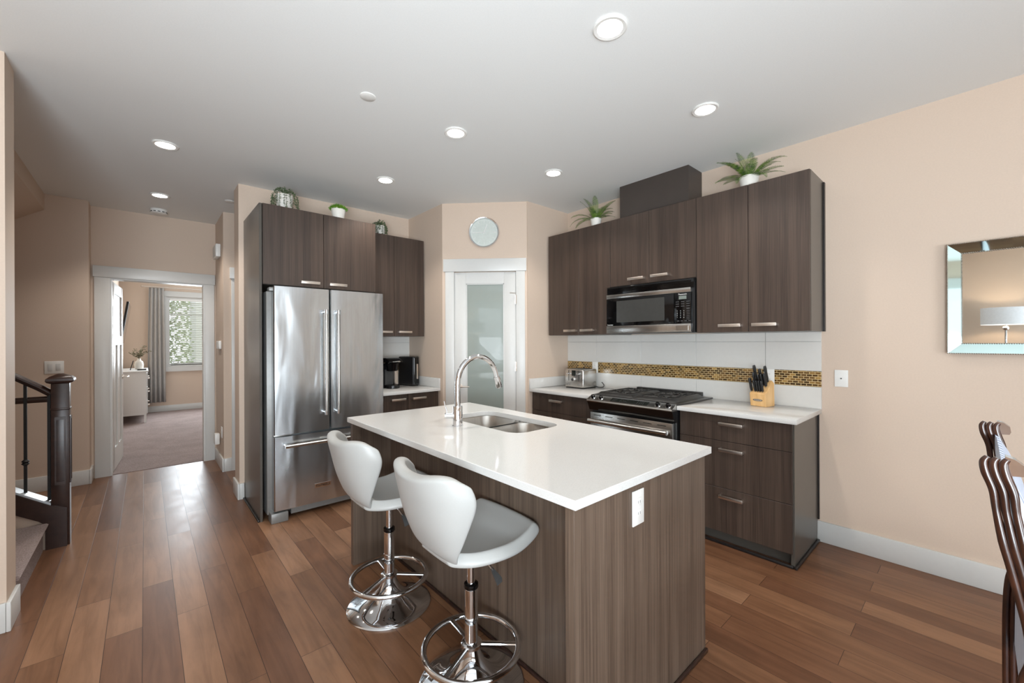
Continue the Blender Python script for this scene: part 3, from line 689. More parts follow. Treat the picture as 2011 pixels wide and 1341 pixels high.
for (a0, a1) in ((1.475, 1.825), (1.833, 2.185)):
    b = MB(); z = 0.950; x0, x1 = 2.905, 3.385
    # outer sloped frame
    o_ = [(x0, a0), (x1, a0), (x1, a1), (x0, a1)]; i_ = [(x0+0.028, a0+0.028), (x1-0.028, a0+0.028), (x1-0.028, a1-0.028), (x0+0.028, a1-0.028)]
    ii = [(x0+0.04, a0+0.04), (x1-0.04, a0+0.04), (x1-0.04, a1-0.04), (x0+0.04, a1-0.04)]
    rings = [[(x, y, 0.9225) for x, y in o_], [(x, y, z-0.002) for x, y in i_], [(x, y, z) for x, y in ii], [(x, y, z-0.012) for x, y in ii], [(x, y, 0.9225) for x, y in ii]]
    rings.append(rings[0]); b.ring_loft(rings, False, False)
    mid = (a0+a1)/2
    for xx in (3.145,): b.box(xx-0.008, xx+0.008, a0+0.03, a1-0.03, z-0.014, z, 0.003)
    b.box(x0+0.03, x1-0.03, mid-0.006, mid+0.006, z-0.012, z, 0.003)
    for bxx in (3.02, 3.27):
        for q in range(8):
            an = math.pi*q/4
            if q % 2 == 0: continue
            b.tube([(bxx+0.03*math.cos(an), mid+0.03*math.sin(an), z-0.005), (bxx+0.10*math.cos(an), mid+0.13*math.sin(an), z-0.005)], 0.006, 6)
        for yy in (a0+0.07, a0+0.115, a1-0.115, a1-0.07): b.box(bxx-0.09, bxx+0.09, yy-0.005, yy+0.005, z-0.011, z-0.001)
    b.obj('grate', 'iron', rg)
    for bxx in (3.02, 3.27):
        b = MB(); b.lathe([(0.05, 0), (0.045, 0.008), (0.036, 0.008), (0.034, 0.013), (0.01, 0.014)], (bxx, mid, 0.9222), 24); b.obj('burner', 'iron', rg)

# ---------------------------------------------------------------- island
isl = root('kitchen_island', 'dark wood kitchen island base under the white quartz top', 'island', (1.42, 1.7, 0))
MB().box(0.968, 1.868, 0.812, 0.848, 0, 0.879, 0.001, 1).obj('end_panel', 'lam_island', isl)
MB().box(0.958, 1.868, 2.562, 2.598, 0, 0.879, 0.001, 1).obj('end_panel', 'lam_island', isl)
MB().box(1.205, 1.223, 0.849, 1.699, 0, 0.879, 0.001, 1).obj('back_panel', 'lam_island', isl)
MB().box(1.205, 1.223, 1.702, 2.561, 0, 0.879, 0.001, 1).obj('back_panel', 'lam_island', isl)
b = MB(); b.box(1.224, 1.845, 0.85, 0.87, 0.1, 0.879); b.box(1.224, 1.845, 2.54, 2.56, 0.1, 0.879); b.box(1.224, 1.845, 0.85, 2.56, 0.1, 0.12); b.box(1.83, 1.845, 0.85, 2.56, 0.1, 0.879); b.box(1.26, 1.80, 0.85, 2.56, 0, 0.1)
b.obj('carcass', 'side', isl)
for a0, a1 in ((0.85, 1.28), (1.28, 1.70), (1.70, 2.13), (2.13, 2.56)):
    p = MB().box(1.846, 1.865, a0+G, a1-G, 0.1, 0.877, 0.001, 1).obj('door', 'lam', isl)
    handle(p, (1.865, (a0+a1)/2, 0.82), (0, 1, 0), (1, 0, 0))
b = MB(); b.box(1.190, 1.204, 0.849, 2.561, 0, 0.016, 0.005); b.box(0.968, 1.868, 0.798, 0.811, 0, 0.016, 0.005); b.box(0.954, 0.967, 0.798, 0.848, 0, 0.016, 0.005); b.obj('shoe_moulding', 'newel', isl)
# slab with a rounded sink cut-out
def rrect(x0, x1, y0, y1, r, n=6):
    P = []
    for cx, cy, a in ((x1-r, y1-r, 0), (x0+r, y1-r, 90), (x0+r, y0+r, 180), (x1-r, y0+r, 270)):
        for i in range(n+1): t = R(a+90*i/n); P.append((cx+r*math.cos(t), cy+r*math.sin(t)))
    return P
tp = root('island_countertop', 'long white quartz island countertop with a sink cut-out', 'countertop', (1.41, 1.7, 0.88))
bm = bmesh.new()
def loop(P, z):
    vs = [bm.verts.new((x, y, z)) for x, y in P]; return vs, [bm.edges.new((vs[i], vs[(i+1) % len(vs)])) for i in range(len(vs))]
SK = (1.405, 1.762, 1.555, 2.225)
ov, oe = loop([(0.945, 0.787), (1.88, 0.787), (1.88, 2.622), (0.945, 2.622)], 0.91); iv, ie = loop(rrect(*SK, 0.085), 0.91)
r_ = bmesh.ops.triangle_fill(bm, use_beauty=True, use_dissolve=False, edges=oe+ie)
top = [f for f in bm.faces]
e_ = bmesh.ops.extrude_face_region(bm, geom=top)
for v in [q for q in e_['geom'] if isinstance(q, bmesh.types.BMVert)]: v.co.z = 0.88
mb = MB(); mb.bm.free(); mb.bm = bm
sl_ = mb.obj('slab', 'quartz', tp)
bv = sl_.modifiers.new('bevel', 'BEVEL'); bv.width = 0.002; bv.segments = 2; bv.limit_method = 'ANGLE'
sk = root('sink', 'stainless double-bowl undermount sink set in the island countertop', 'sink', (1.58, 1.89, 0.66))
for (a0, a1, dep) in ((1.900, 2.232, 0.20), (1.548, 1.878, 0.17)):
    b = MB(); rr = []
    for (ins, z) in ((-0.012, 0.8795), (0.0, 0.8795), (0.003, 0.872), (0.010, 0.88-dep+0.03), (0.03, 0.88-dep+0.006), (0.07, 0.88-dep)):
        rr.append([(x, y, z) for x, y in rrect(1.398+ins, 1.768-ins, a0+ins, a1-ins, 0.09-max(0, ins)*0.3)])
    b.ring_loft(rr, False, True); b.obj('bowl', 'steel_sink', sk, recalc=True)
    MB().lathe([(0.04, 0), (0.04, 0.003), (0.03, 0.002), (0.005, 0.001)], (1.583, (a0+a1)/2, 0.8803-dep)).obj('drain', 'chrome', sk)
MB().box(1.39, 1.775, 1.874, 1.904, 0.8765, 0.8795).obj('divider', 'steel_sink', sk)
# faucet
fx, fy = 1.308, 1.935
fc = root('faucet', 'tall chrome gooseneck faucet standing at the island sink', 'faucet', (fx, fy, 0.9102))
MB().lathe([(0.030, 0), (0.030, 0.004), (0.0275, 0.005), (0.0275, 0.108), (0.026, 0.111), (0.016, 0.112)], (fx, fy, 0.9102)).obj('base', 'chrome', fc)
pts = [(fx, fy, 1.0), (fx, fy, 1.14)]; rad = 0.143
for i in range(1, 17):
    t = math.pi*(1-i/16*0.93); pts.append((fx+rad+rad*math.cos(t), fy, 1.14+rad*1.07*math.sin(t)))
MB().tube(pts, 0.0155, 18).obj('spout', 'chrome', fc)
p = Vector(pts[-1]); dd = (p-Vector(pts[-2])).normalized()
MB().tube([p, p+dd*0.004, p+dd*0.006, p+dd*0.07, p+dd*0.075], [0.0165, 0.0165, 0.019, 0.0195, 0.017], 18).obj('spray_head', 'chrome', fc)
lv = MB().tube([(fx-0.02, fy+0.01, 0.998-0.03), (fx-0.062, fy+0.035, 0.998-0.03)], [0.017, 0.017], 16).obj('side_handle', 'chrome', fc)
MB().tube([(fx-0.050, fy+0.028, 0.972), (fx-0.055, fy+0.031, 1.0), (fx-0.066, fy+0.035, 1.05)], [0.004, 0.0035, 0.003], 8).obj('lever', 'chrome', lv)

plate('outlet_plate', 'tall white outlet plate on the near end of the island', 'outlet', (1.316, 0.8115, 0.787), (1, 0, 0), (0, -1, 0), 0.072, 0.124, 'outlet')

# ---------------------------------------------------------------- bar stools
def make_stool(label):
    r = root('bar_stool', label, 'bar stool', (0, 0, 0), 'swivel bar stools at the island')
    MB().lathe([(0.212, 0), (0.212, 0.006), (0.205, 0.012), (0.16, 0.024), (0.115, 0.042), (0.078, 0.066), (0.052, 0.096), (0.038, 0.13), (0.033, 0.15)], seg=64).obj('base', 'chrome', r)
    MB().lathe([(0.0265, 0.15), (0.0265, 0.262), (0.0285, 0.264), (0.0285, 0.27), (0.0265, 0.272), (0.0265, 0.385), (0.024, 0.388)], seg=28).obj('outer_tube', 'chrome', r)
    MB().lathe([(0.0285, 0.388), (0.030, 0.392), (0.029, 0.404), (0.018, 0.407)], seg=24).obj('tube_cap', 'black_gloss', r)
    MB().lathe([(0.0165, 0.405), (0.0165, 0.555)], seg=20).obj('gas_lift', 'chrome', r)
    MB().lathe([(0.034, 0.150), (0.042, 0.154), (0.042, 0.166), (0.034, 0.172), (0.027, 0.173)], seg=28).obj('ring_hub', 'chrome', r)
    ring = [(0.19*math.cos(2*math.pi*i/48), 0.19*math.sin(2*math.pi*i/48), 0.150) for i in range(48)]
    MB().tube(ring, 0.0125, 12, closed=True).obj('foot_ring', 'chrome', r)
    for a in (-38, 82, 202):
        a = R(a); c, s = math.cos(a), math.sin(a)
        MB().tube([(0.03*c, 0.03*s, 0.160), (0.184*c, 0.184*s, 0.150)], 0.011, 10, flat=0.6).obj('spoke', 'chrome', r)
    MB().box(-0.07, 0.07, -0.07, 0.07, 0.546, 0.554, 0.002).obj('mounting_plate', 'black', r)
    lv = MB().tube([(0.0, -0.02, 0.542), (0.01, -0.085, 0.525), (0.02, -0.115, 0.495)], 0.005, 8).obj('height_lever', 'chrome', r)
    b = MB(); b.ring_loft([[(0.013, -0.112, 0.503), (0.025, -0.108, 0.503), (0.026, -0.110, 0.491), (0.013, -0.114, 0.491)],
                           [(0.010, -0.150, 0.470), (0.044, -0.140, 0.470), (0.044, -0.144, 0.455), (0.010, -0.154, 0.455)]])
    pd = b.obj('paddle', 'gray_plastic', lv)
    # seat cushion
    def shell(fn, nu, nv, th, nm, off=-1):
        bm = bmesh.new(); g = [[bm.verts.new(fn(i/(nu-1), -1+2*j/(nv-1))) for j in range(nv)] for i in range(nu)]
        for i in range(nu-1):
            for j in range(nv-1): bm.faces.new((g[i][j], g[i+1][j], g[i+1][j+1], g[i][j+1]))
        q = MB(); q.bm.free(); q.bm = bm; o = q.obj(nm, 'leather', r, ang=180, recalc=False)
        s = o.modifiers.new('solid', 'SOLIDIFY'); s.thickness = th; s.offset = off; s.use_even_offset = False
        u = o.modifiers.new('sub', 'SUBSURF'); u.levels = 2; u.render_levels = 2
        return o
    def lerp(tab, u):
        for i in range(len(tab)-1):
            a, b_ = tab[i][0], tab[i+1][0]
            if u <= b_+1e-6:
                k = (u-a)/(b_-a); out = []
                for c in range(1, len(tab[0])):
                    p1, p2 = tab[i][c], tab[i+1][c]
                    m1 = (tab[i+1][c]-tab[max(i-1, 0)][c])/(tab[i+1][0]-tab[max(i-1, 0)][0])*(b_-a)
                    j = min(i+2, len(tab)-1); m2 = (tab[j][c]-tab[i][c])/(tab[j][0]-tab[i][0])*(b_-a)
                    out.append((2*k**3-3*k*k+1)*p1+(k**3-2*k*k+k)*m1+(3*k*k-2*k**3)*p2+(k**3-k*k)*m2)
                return out
    # u: 0 rear .. 1 front ; x, z, half width, side lift
    ST = [(0, -0.165, 0.615, 0.085, 0.0), (0.2, -0.10, 0.600, 0.145, 0.014), (0.45, -0.01, 0.592, 0.182, 0.030), (0.7, 0.085, 0.602, 0.190, 0.022), (0.88, 0.152, 0.638, 0.190, 0.004), (1.0, 0.182, 0.662, 0.180, -0.002)]
    def seat(u, t):
        x, z, w_, lf = lerp(ST, u)
        bow = 0.018*(1-t*t)*(1 if u > 0.85 else 0)
        return (x+bow, w_*math.sin(t*math.pi/2*0.94)/math.sin(math.pi/2*0.94), z+lf*t*t)
    so = shell(seat, 11, 11, 0.05, 'seat', -1)
    # backrest: u 0 bottom .. 1 top
    BT = [(0, -0.075, 0.566, 0.080, 0.0), (0.2, -0.165, 0.605, 0.120, 0.018), (0.42, -0.215, 0.700, 0.172, 0.066), (0.72, -0.250, 0.825, 0.214, 0.118), (1.0, -0.272, 0.905, 0.200, 0.122)]
    def back(u, t):
        x, z, w_, c = lerp(BT, u)
        lobe = math.exp(-((abs(t)-0.60)/0.34)**2)
        z += max(0, (u-0.55)/0.45)**1.3*(0.018*lobe - 0.034*(max(0, abs(t)-0.72)/0.28)**2)
        a = abs(t)**2.4
        return (x+c*a, w_*math.sin(t*math.pi/2*0.9)/math.sin(math.pi/2*0.9), z)
    shell(back, 17, 27, 0.045, 'backrest', 0)
    return r
def copy_thing(src, loc, label, rz=0, group=None):
    def rec(o, par):
        c = o.copy(); COL.objects.link(c); c.parent = par
        for ch in list(o.children): rec(ch, c)
        return c
    kids = list(src.children); c = src.copy(); COL.objects.link(c)
    for ch in kids: rec(ch, c)
    c.location = loc; c.rotation_euler = (0, 0, rz); c['label'] = label
    if group: c['group'] = group
    return c
st = make_stool('white leather swivel bar stool nearest the camera with chrome base')
st.location = (0.985, 1.365, 0.0)
copy_thing(st, (0.960, 2.062, 0.0), 'white leather bar stool nearer the refrigerator, behind the front stool')

# ---------------------------------------------------------------- dining chairs at the right edge
def make_chair(label):
    r = root('dining_chair', label, 'dining chair', (0, 0, 0))
    # local: chair faces -y; near stile at x=0, far stile at x=0.46
    def stile(x):
        cl = [(-0.004, 1.178), (0.0005, 1.168), (-0.002, 1.150), (-0.010, 1.122), (-0.0135, 1.087), (-0.021, 1.037), (-0.029, 0.997), (-0.038, 0.949), (-0.047, 0.898), (-0.050, 0.85), (-0.040, 0.80), (-0.036, 0.70), (-0.035, 0.45), (-0.025, 0.25), (0.0, 0.0)]
        sc = [0.6, 0.95, 1.05, 0.95, 0.82, 1.05, 1.0, 1.0, 1.0, 1.0, 1.0, 1.0, 1.0, 0.9, 0.8]
        b = MB()
        for k in range(3):
            fine = []; fr_ = []
            for i in range(len(cl)-1):
                for q in range(6):
                    a = q/6; P_ = [cl[max(i-1, 0)], cl[i], cl[i+1], cl[min(i+2, len(cl)-1)]]
                    cr = [0.5*(2*P_[1][j]+(P_[2][j]-P_[0][j])*a+(2*P_[0][j]-5*P_[1][j]+4*P_[2][j]-P_[3][j])*a*a+(3*P_[1][j]-P_[0][j]-3*P_[2][j]+P_[3][j])*a**3) for j in (0, 1)]
                    fine.append((x-0.002*k, cr[0]-0.0062-0.0112*k, cr[1])); fr_.append(0.0062*(sc[i]*(1-a)+sc[i+1]*a))
            fine.append((x-0.002*k, cl[-1][0]-0.0062-0.0112*k, cl[-1][1])); fr_.append(0.005)
            b.tube(fine, fr_, 14)
        o = b.obj('rear_post', 'chair_wood', r, ang=60)
        b = MB(); b.prism([(-0.030, 1.182), (-0.040, 1.179), (-0.050, 1.170), (-0.0515, 1.158), (-0.049, 1.152), (-0.030, 1.150)], 'x', x-0.004, x+0.02); b.obj('crest_scroll', 'crest', o)
    stile(0.0); stile(0.46)
    prof = [(-0.030, 1.150), (-0.036, 1.147), (-0.049, 1.123), (-0.063, 1.087), (-0.071, 1.055), (-0.083, 0.98), (-0.092, 0.90), (-0.10, 0.80), (-0.10, 0.70), (-0.08, 0.66)]
    rr = []
    for i in range(15):
        t = i/14; x = 0.006+0.448*t; e = math.sin(math.pi*t)**0.4; sink = 0.015*math.sin(math.pi*t)
        ring = [(x, y*(0.86+0.14*e), z-sink) for y, z in prof]
        rr.append(ring+[(x, -0.055, 0.66), (x, -0.058, 0.9), (x, -0.040, 1.0), (x, -0.026, 1.12-sink)])
    MB().ring_loft(rr).obj('back_cushion', 'stripe', r, ang=60)
    b = MB(); b.prism([(-0.01, 0.0), (0.47, 0.0), (0.50, -0.44), (-0.04, -0.44)], 'z', 0.38, 0.44); b.obj('seat_frame', 'chair_wood', r)
    b = MB(); b.ring_loft([[(0.0, -0.03, 0.4405), (0.46, -0.03, 0.4405), (0.49, -0.43, 0.4405), (-0.03, -0.43, 0.4405)], [(0.0, -0.03, 0.475), (0.46, -0.03, 0.475), (0.49, -0.43, 0.475), (-0.03, -0.43, 0.475)],
                            [(0.03, -0.05, 0.495), (0.43, -0.05, 0.495), (0.45, -0.40, 0.495), (0.01, -0.40, 0.495)]]); b.obj('seat_cushion', 'stripe', r)
    for x in (-0.02, 0.48):
        MB().tube([(x, -0.42, 0.379), (x, -0.42, 0.2), (x, -0.42, 0.0)], [0.024, 0.019, 0.014], 12).obj('front_leg', 'chair_wood', r)
    return r
ch = make_chair('tall mahogany dining chair with reeded posts and striped cushion at the right edge')
ch.location = (1.09, 0.0, 0)

# ---------------------------------------------------------------- things on the counters
t = root('toaster', 'silver four-slice toaster on the counter left of the range', 'toaster', (3.31, 2.675, 0.9102))
x0, x1, y0, y1, z0, z1 = 3.20, 3.42, 2.56, 2.80, 0.918, 1.102
bd = MB().box(x0, x1, y0, y1, z0, z1, 0.018, 4).obj('body', 'steel', t)
MB().box(x0+0.01, x1-0.01, y0+0.01, y1-0.01, 0.9105, 0.918).obj('foot', 'black', t)
for y in (y0+0.075, y1-0.075):
    for dy in (-0.022, 0.022): MB().box(x0+0.04, x1-0.03, y+dy-0.012, y+dy+0.012, z1+0.0002, z1+0.001).obj('slot', 'black_matte', t)
MB().box(x0-0.0015, x0-0.0002, y0+0.096, y0+0.146, 1.035, 1.090).obj('display', 'display_dark', t)
MB().cyl((x0, 2.68, 1.0), (x0-0.022, 2.68, 1.0), 0.019, 0.017).obj('dial', 'chrome', t)
for y in (y0+0.055, y1-0.055):
    MB().box(x0-0.0012, x0-0.0002, y-0.003, y+0.003, 0.985, 1.09).obj('lever_slot', 'black', t)
    MB().box(x0-0.024, x0-0.0015, y-0.013, y+0.013, 1.052, 1.064, 0.004).obj('lever', 'chrome', t)
for y in (y0+0.04, y0+0.062, y1-0.04, y1-0.062): MB().cyl((x0, y, 0.95), (x0-0.004, y, 0.95), 0.007).obj('button', 'steel_side', t)
MB().tube([(3.40, 2.556, 0.922), (3.415, 2.535, 0.916), (3.43, 2.515, 0.915), (3.445, 2.502, 0.92), (3.452, 2.498, 0.93), (3.455, 2.503, 0.942), (3.456, 2.515, 0.955), (3.456, 2.53, 0.965)], 0.004, 8).obj('power_cord', 'black', t)

# knife block: profile in local (depth, z) leaning back, front towards -x
kbx = Matrix.Translation((3.275, 1.045, 0.9102)) @ Matrix.Rotation(R(-12), 4, 'Z')
kb = root('knife_block', 'light maple knife block with black handled knives on the right counter', 'knife block', (0, 0, 0))
b = MB(kbx); b.prism([(0.0, 0.0), (0.11, 0.0), (0.105, 0.165), (0.075, 0.185), (0.02, 0.115), (-0.012, 0.092)], 'y', -0.055, 0.055)
blk = b.obj('block', 'block', kb); bv = blk.modifiers.new('bevel', 'BEVEL'); bv.width = 0.003; bv.segments = 2
em = [(0.0, 0.034*math.cos(2*math.pi*i/24), 0.0085*math.sin(2*math.pi*i/24)) for i in range(24)]
def emb(sc, x): return [(x-0.0118*(0.045+p[2]*sc)/0.092, p[1]*sc, 0.045+p[2]*sc) for p in em]
MB(kbx).ring_loft([emb(1, -0.0005), emb(1, -0.0012)]).obj('emblem', 'gray_plastic', kb)
MB(kbx).ring_loft([emb(0.82, -0.0013), emb(0.82, -0.0018)]).obj('emblem_plate', 'nickel', kb)
MB(kbx).box(-0.0085, -0.0080, -0.02, 0.02, 0.0435, 0.0465).obj('emblem_line', 'gray_plastic', kb)
up_ = Vector((-0.30, 0, 0.95)).normalized()
def knife(label, base, ln, wd_, group, lean=0.0):
    p = Vector(base); d = Vector((up_.x+lean, 0, up_.z)).normalized()
    q0 = kbx @ p
    k = root('kitchen_knife', label, 'knife', tuple(q0), group)
    side = Vector((0, 1, 0)); dep = d.cross(side)
    def ring(s, w1, w2, sh=0): return [kbx @ (p+d*s+dep*(1.22*w1*math.cos(a)+sh)+side*1.15*w2*math.sin(a)) for a in [2*math.pi*i/12 for i in range(12)]]
    b = MB(); b.ring_loft([ring(0.006, wd_*0.85, 0.006), ring(0.03, wd_, 0.008), ring(ln*0.55, wd_*0.82, 0.007), ring(ln*0.85, wd_*1.1, 0.008), ring(ln, wd_*0.8, 0.006)]); b.obj('handle', 'black', k)
    b = MB(); b.ring_loft([ring(-0.010, wd_*0.8, 0.0012), ring(0.006, wd_*0.8, 0.0015)]); b.obj('blade', 'blade', k)
    for s in (0.35, 0.62):
        b = MB(); c = p+d*(ln*s)-side*0.0088; b.tube([kbx @ c, kbx @ (c-side*0.0012)], 0.0022, 8); b.obj('rivet', 'blade', k)
    return k
gk = 'knives in the knife block'
for i, nm in enumerate(('leftmost', 'second', 'third', 'rightmost')):
    knife('black steak knife in the lower row of the block, %s of four' % nm, (0.003, 0.020-0.017*i, 0.1045), 0.085, 0.0085, gk)
knife('black knife lowest at the left edge of the knife block', (0.003, 0.046, 0.1045), 0.10, 0.009, gk)
knife('large black knife standing tallest at the left of the block', (0.062, 0.044, 0.170), 0.125, 0.012, gk)
knife('black kitchen shears handle just below the tall left knife', (0.036, 0.036, 0.138), 0.105, 0.012, gk)
knife('black knife in the middle of the upper row, tallest of the centre', (0.058, 0.006, 0.165), 0.105, 0.010, gk)
knife('black knife in the centre of the middle row of the block', (0.038, 0.008, 0.140), 0.09, 0.011, gk)
knife('black knife right of centre in the middle row of the block', (0.040, -0.014, 0.142), 0.095, 0.012, gk)
knife('large black knife standing tallest at the right of the block', (0.060, -0.034, 0.168), 0.125, 0.012, gk)
knife('black knife just in front of the tall right knife', (0.038, -0.036, 0.140), 0.10, 0.010, gk)

# coffee maker and black appliance on the left counter
c = root('coffee_maker', 'black and silver pod coffee maker beside the refrigerator', 'coffee maker', (1.86, 4.0, 0.9102))
cm = Matrix.Translation((1.86, 4.0, 0.9102)) @ Matrix.Rotation(R(8), 4, 'Z')
b = MB(cm); b.lathe([(0.062, 0), (0.066, 0.004), (0.066, 0.03), (0.06, 0.034)], (0.02, -0.05, 0), 32); b.obj('drip_tray', 'black', c)
MB(cm).box(-0.085, 0.085, 0.0, 0.13, 0, 0.25, 0.015, 3).obj('body', 'black', c)
MB(cm).box(0.045, 0.088, -0.045, 0.005, 0.034, 0.235, 0.008).obj('side_panel', 'nickel', c)
MB(cm).box(-0.05, 0.044, -0.02, 0.0, 0.034, 0.19, 0.004).obj('splash_panel', 'gray_plastic', c)
b = MB(cm); b.lathe([(0.045, 0.175), (0.055, 0.18), (0.068, 0.24), (0.070, 0.255), (0.06, 0.262)], (0.01, -0.05, 0), 28); b.obj('brew_head', 'black_gloss', c)
b = MB(cm); b.prism([(-0.13, 0.262), (0.12, 0.262), (0.12, 0.288), (0.05, 0.31), (-0.06, 0.308), (-0.13, 0.275)], 'x', -0.075, 0.085); ld = b.obj('lid', 'black_gloss', c); bv = ld.modifiers.new('b', 'BEVEL'); bv.width = 0.012; bv.segments = 3
MB(cm).tube([(-0.06, -0.09, 0.262), (-0.03, -0.128, 0.272), (0.05, -0.128, 0.272), (0.078, -0.09, 0.262)], 0.007, 8).obj('lid_handle', 'chrome', c)
MB(cm).box(-0.13, -0.087, -0.03, 0.12, 0.0, 0.245, 0.01).obj('water_tank', 'display_dark', c)
a = root('pod_dispenser', 'black upright countertop appliance with silver strip beside the coffee maker', 'appliance', (2.15, 4.1, 0.9102))
am = Matrix.Translation((2.135, 4.09, 0.9102)) @ Matrix.Rotation(R(15), 4, 'Z')
MB(am).box(-0.045, 0.045, -0.115, 0.115, 0.008, 0.312, 0.012, 3).obj('body', 'black', a)
MB(am).box(-0.04, 0.04, -0.10, 0.10, 0, 0.008).obj('foot', 'black_matte', a)
MB(am).box(-0.032, 0.032, -0.1185, -0.1155, 0.02, 0.30, 0.001, 1).obj('front_panel', 'black_gloss', a)
MB(am).box(-0.005, 0.017, -0.128, -0.119, 0.075, 0.235, 0.004).obj('silver_strip', 'nickel', a)

# clock over the pantry door
ck = root('wall_clock', 'round silver wall clock above the frosted pantry door', 'clock', tuple(DM @ Vector((0.43, 0, 2.476))))
cmx = Matrix(((ex.x, 0, ex.y, 0), (ex.y, 0, -ex.x, 0), (0, 1, 0, 0), (0, 0, 0, 1)))   # local x right, y up, z out of the wall
cmx = Matrix.Translation(DM @ Vector((0.43, 0, 2.476))) @ cmx
if (cmx.to_3x3() @ Vector((0, 0, 1))).dot(Vector((-1, -1, 0))) < 0: cmx = cmx @ Matrix.Diagonal((1, 1, -1, 1))
MB(cmx).lathe([(0.140, 0.001), (0.153, 0.006), (0.156, 0.02), (0.150, 0.032), (0.141, 0.030), (0.139, 0.012)], seg=56, cap1=False).obj('rim', 'chrome', ck)
MB(cmx).lathe([(0.138, 0.006), (0.138, 0.012)], seg=48).obj('dial', plain('clock_dial', (205, 212, 206), 0.25), ck)
b = MB(cmx)
for i in range(60):
    an = 2*math.pi*i/60; l = 0.03 if i % 5 == 0 else 0.006
    b.box(-0.0012, 0.0012, 0.128-l, 0.130, 0.0123, 0.0128, mtx=Matrix.Rotation(an, 4, 'Z'))
b.obj('hour_marks', 'white_plastic', ck)
for an, l, wd_, nm in ((-20, 0.085, 0.0035, 'hour_hand'), (92, 0.11, 0.0025, 'minute_hand'), (-88, 0.12, 0.001, 'second_hand')):
    MB(cmx).box(-wd_, wd_, -0.015, l, 0.014, 0.0155, mtx=Matrix.Rotation(R(an), 4, 'Z')).obj(nm, 'print', ck)
# ---------------------------------------------------------------- plants on the cabinets
def pot(r, loc, rt_, rb, h):
    MB().lathe([(rb*0.9, 0), (rb, 0.004), (rt_, h-0.006), (rt_*0.99, h), (rt_*0.90, h), (rt_*0.86, h-0.02)], loc, 28, cap1=False).obj('pot', 'pot', r)
    MB().lathe([(rt_*0.85, h-0.022), (rt_*0.5, h-0.017), (0.003, h-0.015)], loc, 20).obj('soil', 'soil', r)
def fern(label, loc, rt_, h, n, ln, seed):
    rnd = random.Random(seed); r = root('potted_fern', label, 'potted plant', loc, 'ferns on the range wall cabinets')
    pot(r, loc, rt_, rt_*0.8, h); x0, y0, z0 = loc; z0 += h-0.01
    for k in range(n):
        bm = MB(); az = 2*math.pi*(k/n)+rnd.uniform(-0.2, 0.2); l = ln*rnd.uniform(0.75, 1.1); el = R(rnd.choice([5, 18, 34, 52, 68, 82])+rnd.uniform(-6, 6)); droop = rnd.uniform(0.5, 1.5)
        if math.cos(az) > 0.3: l *= 0.72; el = max(el, R(48))
        P = []; p = Vector((x0+0.02*math.cos(az), y0+0.02*math.sin(az), z0)); N = 34
        for i in range(N+1):
            P.append(p.copy()); e = el-droop*(i/N)**1.5; p = p+Vector((math.cos(e)*math.cos(az), math.cos(e)*math.sin(az), math.sin(e)))*(l/N)
        for i in range(N+1): P[i].x = min(P[i].x, WB-0.015); P[i].z = max(min(P[i].z, CZ-0.01), loc[2]+0.004)
        bm.tube(P, [0.0014*(1-0.6*i/N) for i in range(N+1)], 5)
        side = Vector((-math.sin(az), math.cos(az), 0))
        for i in range(3, N):
            d = (P[i+1]-P[i-1]).normalized(); u = side.cross(d); wl = 0.030*math.sin(math.pi*(0.12+0.86*i/N))**0.8*(ln/0.2)
            for s in (-1, 1):
                tip = P[i]+side*s*wl+d*wl*0.35-u*0.004*rnd.random(); mid = P[i]+(tip-P[i])*0.5; hw = d*(l/N*0.30)
                if max(tip.x, mid.x) > WB-0.004: continue
                bm.bm.faces.new([bm.bm.verts.new(q) for q in (P[i]-hw*0.6, mid-hw, tip, mid+hw, P[i]+hw*0.6)])
        bm.obj('frond', 'fern', r, recalc=False)
    return r
fern('large green fern in a white pot on the right end cabinets', (3.235, 1.085, UZ1+0.0005), 0.064, 0.085, 30, 0.235, 3)
fern('small dark green fern in a white pot at the corner cabinet', (3.225, 2.42, UZ1+0.0005), 0.052, 0.085, 20, 0.24, 11)
def trailing(label, loc, rt_, h, n, ln, seed, leaf=0.008):
    rnd = random.Random(seed); r = root('trailing_plant', label, 'potted plant', loc, 'trailing plants on the fridge wall cabinets')
    pot(r, loc, rt_, rt_*0.8, h); bm = MB(); x0, y0, z0 = loc
    for k in range(n):
        az = 2*math.pi*k/n+rnd.uniform(-0.1, 0.1); c, s = math.cos(az), math.sin(az); N = 16; l = ln*rnd.uniform(0.5, 1.1); rise = rnd.uniform(0.02, 0.06); out = rt_+rnd.uniform(0.005, 0.03)
        P = []
        for i in range(N+1):
            t = i/N; rad_ = out*min(1, t*2.2)*(1+0.15*t); zz = h+rise*math.sin(min(1, t*2.2)*math.pi)-max(0, t-0.4)*l*1.2
            P.append(Vector((x0+c*rad_+rnd.uniform(-.003, .003), y0+s*rad_+rnd.uniform(-.003, .003), max(z0+zz, z0+0.006))))
        bm.tube(P, 0.0009, 4)
        for i in range(2, N+1):
            for q in range(3):
                d = Vector((rnd.uniform(-1, 1), rnd.uniform(-1, 1), rnd.uniform(-0.6, 0.8))).normalized(); e2 = d.orthogonal().normalized()*leaf*0.45
                a = P[i]; bm.bm.faces.new([bm.bm.verts.new(v) for v in (a, a+d*leaf*0.6+e2, a+d*leaf*1.3, a+d*leaf*0.6-e2)])
    bm.obj('foliage', 'trail', r, recalc=False); return r
trailing('trailing plant in a ribbed white pot, leftmost above the refrigerator', (0.865, 3.80, 2.4655), 0.066, 0.125, 24, 0.20, 5, 0.010)
trailing('small trailing plant in a white pot above the coffee maker cabinet', (1.80, 4.06, UZ1+0.0005), 0.056, 0.10, 20, 0.14, 6, 0.011)
